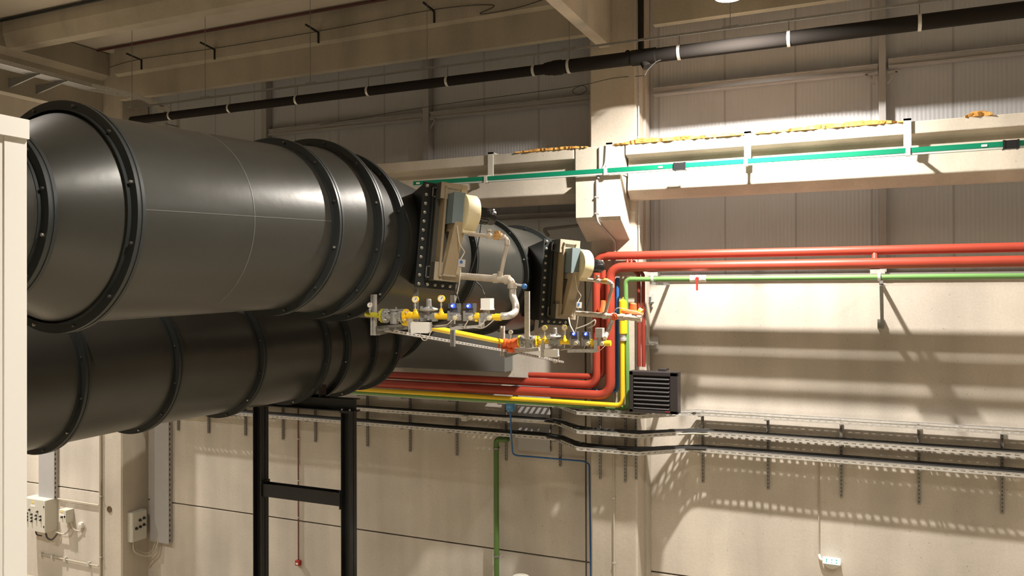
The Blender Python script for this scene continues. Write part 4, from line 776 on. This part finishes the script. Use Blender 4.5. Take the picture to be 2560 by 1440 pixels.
# conduits on the far left wall and left column
q = lambda px, py: W(px, py, 13.96)
t = thing('wall_conduit', 'pair of thin conduits low on the far left wall', 'conduit', q(100, 1388)); part(MB().tube([q(98, 1385), q(246, 1415)], .018, 8), 'tube', 'conduit', t)
for px, py in ((103, 1386), (131, 1392), (163, 1398), (222, 1410)): part(MB().box(q(px, py).x-.03, q(px, py).x+.03, 13.93, 14, q(px, py).z-.05, q(px, py).z+.05), 'clip', 'galv', t, smooth=False)
conduit('wall_conduit', 'horizontal conduit below the panel joint on the far left wall', [q(145, 1247), q(247, 1263)], .022)
xc = W(251, 1300, 13.22).x
conduit('wall_conduit', 'pale conduit down the front edge of the left column', [V((xc, 13.22, 8)), V((xc, 13.22, .2))], .03, 'conduit', [(xc, 13.22, q(251, 1213).z), (xc, 13.22, q(251, 1357).z)])
c = W(274, 1273, 13.25); tag(MB().ring(c+V((0, -.005, 0)), (0, 1, 0), .045, .075, .02, 24).cyl(c+V((0, -.01, 0)), c+V((0, .0, 0)), .045, n=16).build('lifting_socket', 'brown'), 'round dark brown lifting socket in the front of the left column', 'socket')  # dark brown ring and disc drawn for the socket hole
# exit sign
x = W(2047, 1300, 13.97).x
conduit('wall_conduit', 'thin conduit dropping from the trays to the exit sign', [V((x, 13.97, 4.7)), V((x, 13.97, W(2049, 1385).z))], .011, 'conduit')
a, c = W(2057, 1392, 13.85), W(2101, 1413, 13.85); t = thing('exit_sign', 'small lit white exit sign with green pictograms on the right wall', 'sign', ((a.x+c.x)/2, 14, c.z))
part(MB().tube(smoothp([V((x, 13.97, W(2049, 1385).z)), V((x+.03, 13.93, W(2049, 1385).z-.06)), V((a.x+.02, 13.9, (a.z+c.z)/2))]), .022, 10), 'arm', 'white', t)
part(MB().box(a.x, c.x, 13.84, 13.88, c.z, a.z), 'sign_face', 'sign', t, smooth=False)
part(MB().loft([[V((u, yy, c.z)) for yy in (13.86, 13.99)]+[V((u, yy, c.z-.07*(1-((u-(a.x+c.x)/2)/((c.x-a.x)/2))**2)-.02)) for yy in (13.99, 13.88)] for u in (a.x+(c.x-a.x)*k/8 for k in range(9))]), 'lower_cover', 'box', t)
b = MB(); wd = c.x-a.x; hz = a.z-c.z; yy = 13.838
def tri(ps): b.loft([[V((a.x+wd*u, y_, c.z+hz*v)) for u, v in ps] for y_ in (yy, yy-.002)])
tri([(.17, .78), (.27, .78), (.235, .5), (.205, .5)]); tri([(.205, .5), (.235, .5), (.27, .25), (.17, .25)])
tri([(.46, .8), (.6, .82), (.5, .6)]); tri([(.68, .82), (.84, .8), (.80, .58)]); tri([(.84, .25), (.68, .22), (.80, .45)]); tri([(.46, .25), (.58, .22), (.5, .42)])
part(b, 'pictogram', 'signg', t, smooth=False)
# pale tank dome at the bottom edge
c = W(1302, 1446, 13.0); tag(MB().lathe(c+V((0, 0, -.9)), (0, 0, 1), [(0, .22), (.02, .25), (.8, .25), (.88, .22), (.94, .14), (.96, .01)], 28).build('storage_drum', 'box'), 'top of a pale drum at the bottom edge, right of the dark green pipe', 'drum').location.z = 0
struct(MB().box(c.x-.5, c.x+.5, 12.6, 13.4, 0, c.z-.9).build('trim_3', 'floor', smooth=False))

# ---------------------------------------------------------------- site container at far left
xc_ = -3.4; K = on(67, 300, 0, xc_); zt = K.z; y1_ = K.y; zbm = 5.4
t = thing('site_cabin', 'cream corrugated steel cabin corner at the left edge', 'cabin', (xc_-.5, y1_-1, zbm))
part(MB().box(xc_-.10, xc_, y1_-.1, y1_, zbm, zt), 'corner_post', 'cont', t, smooth=False)
part(MB().box(xc_-1.3, xc_+.012, y1_-5, y1_+.004, zt-.085, zt), 'top_rail', 'cont', t, smooth=False)
part(MB().box(xc_-1.3, xc_+.006, y1_-5, y1_+.004, zbm-.1, zbm+.05), 'bottom_rail', 'cont', t, smooth=False)
prof = []; yy = y1_-.1; f = 0
while yy > y1_-4.9:
    for dy, dx in ((0, -.005), (.06, -.005), (.085, -.035), (.14, -.035)): prof.append((xc_+dx, yy-dy))
    yy -= .165
b = MB(); rings = [[V((x, y_, z)) for x, y_ in prof]+[V((x-.02, y_, z)) for x, y_ in prof[::-1]] for z in (zbm, zt-.08)]; b.loft(rings)
part(b, 'corrugated_wall', 'cont', t, smooth=False)
part(MB().box(xc_-1.25, xc_-.06, y1_-4.9, y1_-.02, zbm, zt-.09), 'cabin_shell', 'cont', t, smooth=False)
struct(MB().box(xc_-1.4, xc_+.1, y1_-5.2, y1_+.1, 0, zbm-.1).build('trim_4', 'floor', smooth=False))

# ---------------------------------------------------------------- high-bay lamps: first one seen, the rest unseen, several added as fill
for i, (x, y, z, e, spr) in enumerate(LAMPS):
    t = thing('high_bay_lamp', 'bright round high-bay lamp cut off by the top edge, right of the column' if i == 0 else 'unseen round high-bay lamp under the roof, giving fill light', 'lamp', (x, y, z+.03), 'high-bay lamps')
    part(MB().lathe((x, y, z+.01), (0, 0, 1), [(0, .2), (.04, .22), (.05, .22), (.1, .14), (.22, .11), (.24, .03), (.241, .005)], 32), 'housing', 'lampb', t)
    part(MB().cyl((x, y, z+.25), (x, y, CEIL), .008, n=6), 'suspension', 'galvd', t)
    part(MB().cyl((x, y, z+.002), (x, y, z+.009), .18, n=32), 'lens', 'lamp', t)
    ld = bpy.data.lights.new('lamp_light', 'AREA'); ld.shape = 'DISK'; ld.size = .22; ld.energy = e; ld.color = LAMPCOL; ld.spread = math.radians(spr)
    lo_ = bpy.data.objects.new('lamp_light', ld); C.objects.link(lo_); lo_.location = (x, y, z-.01)
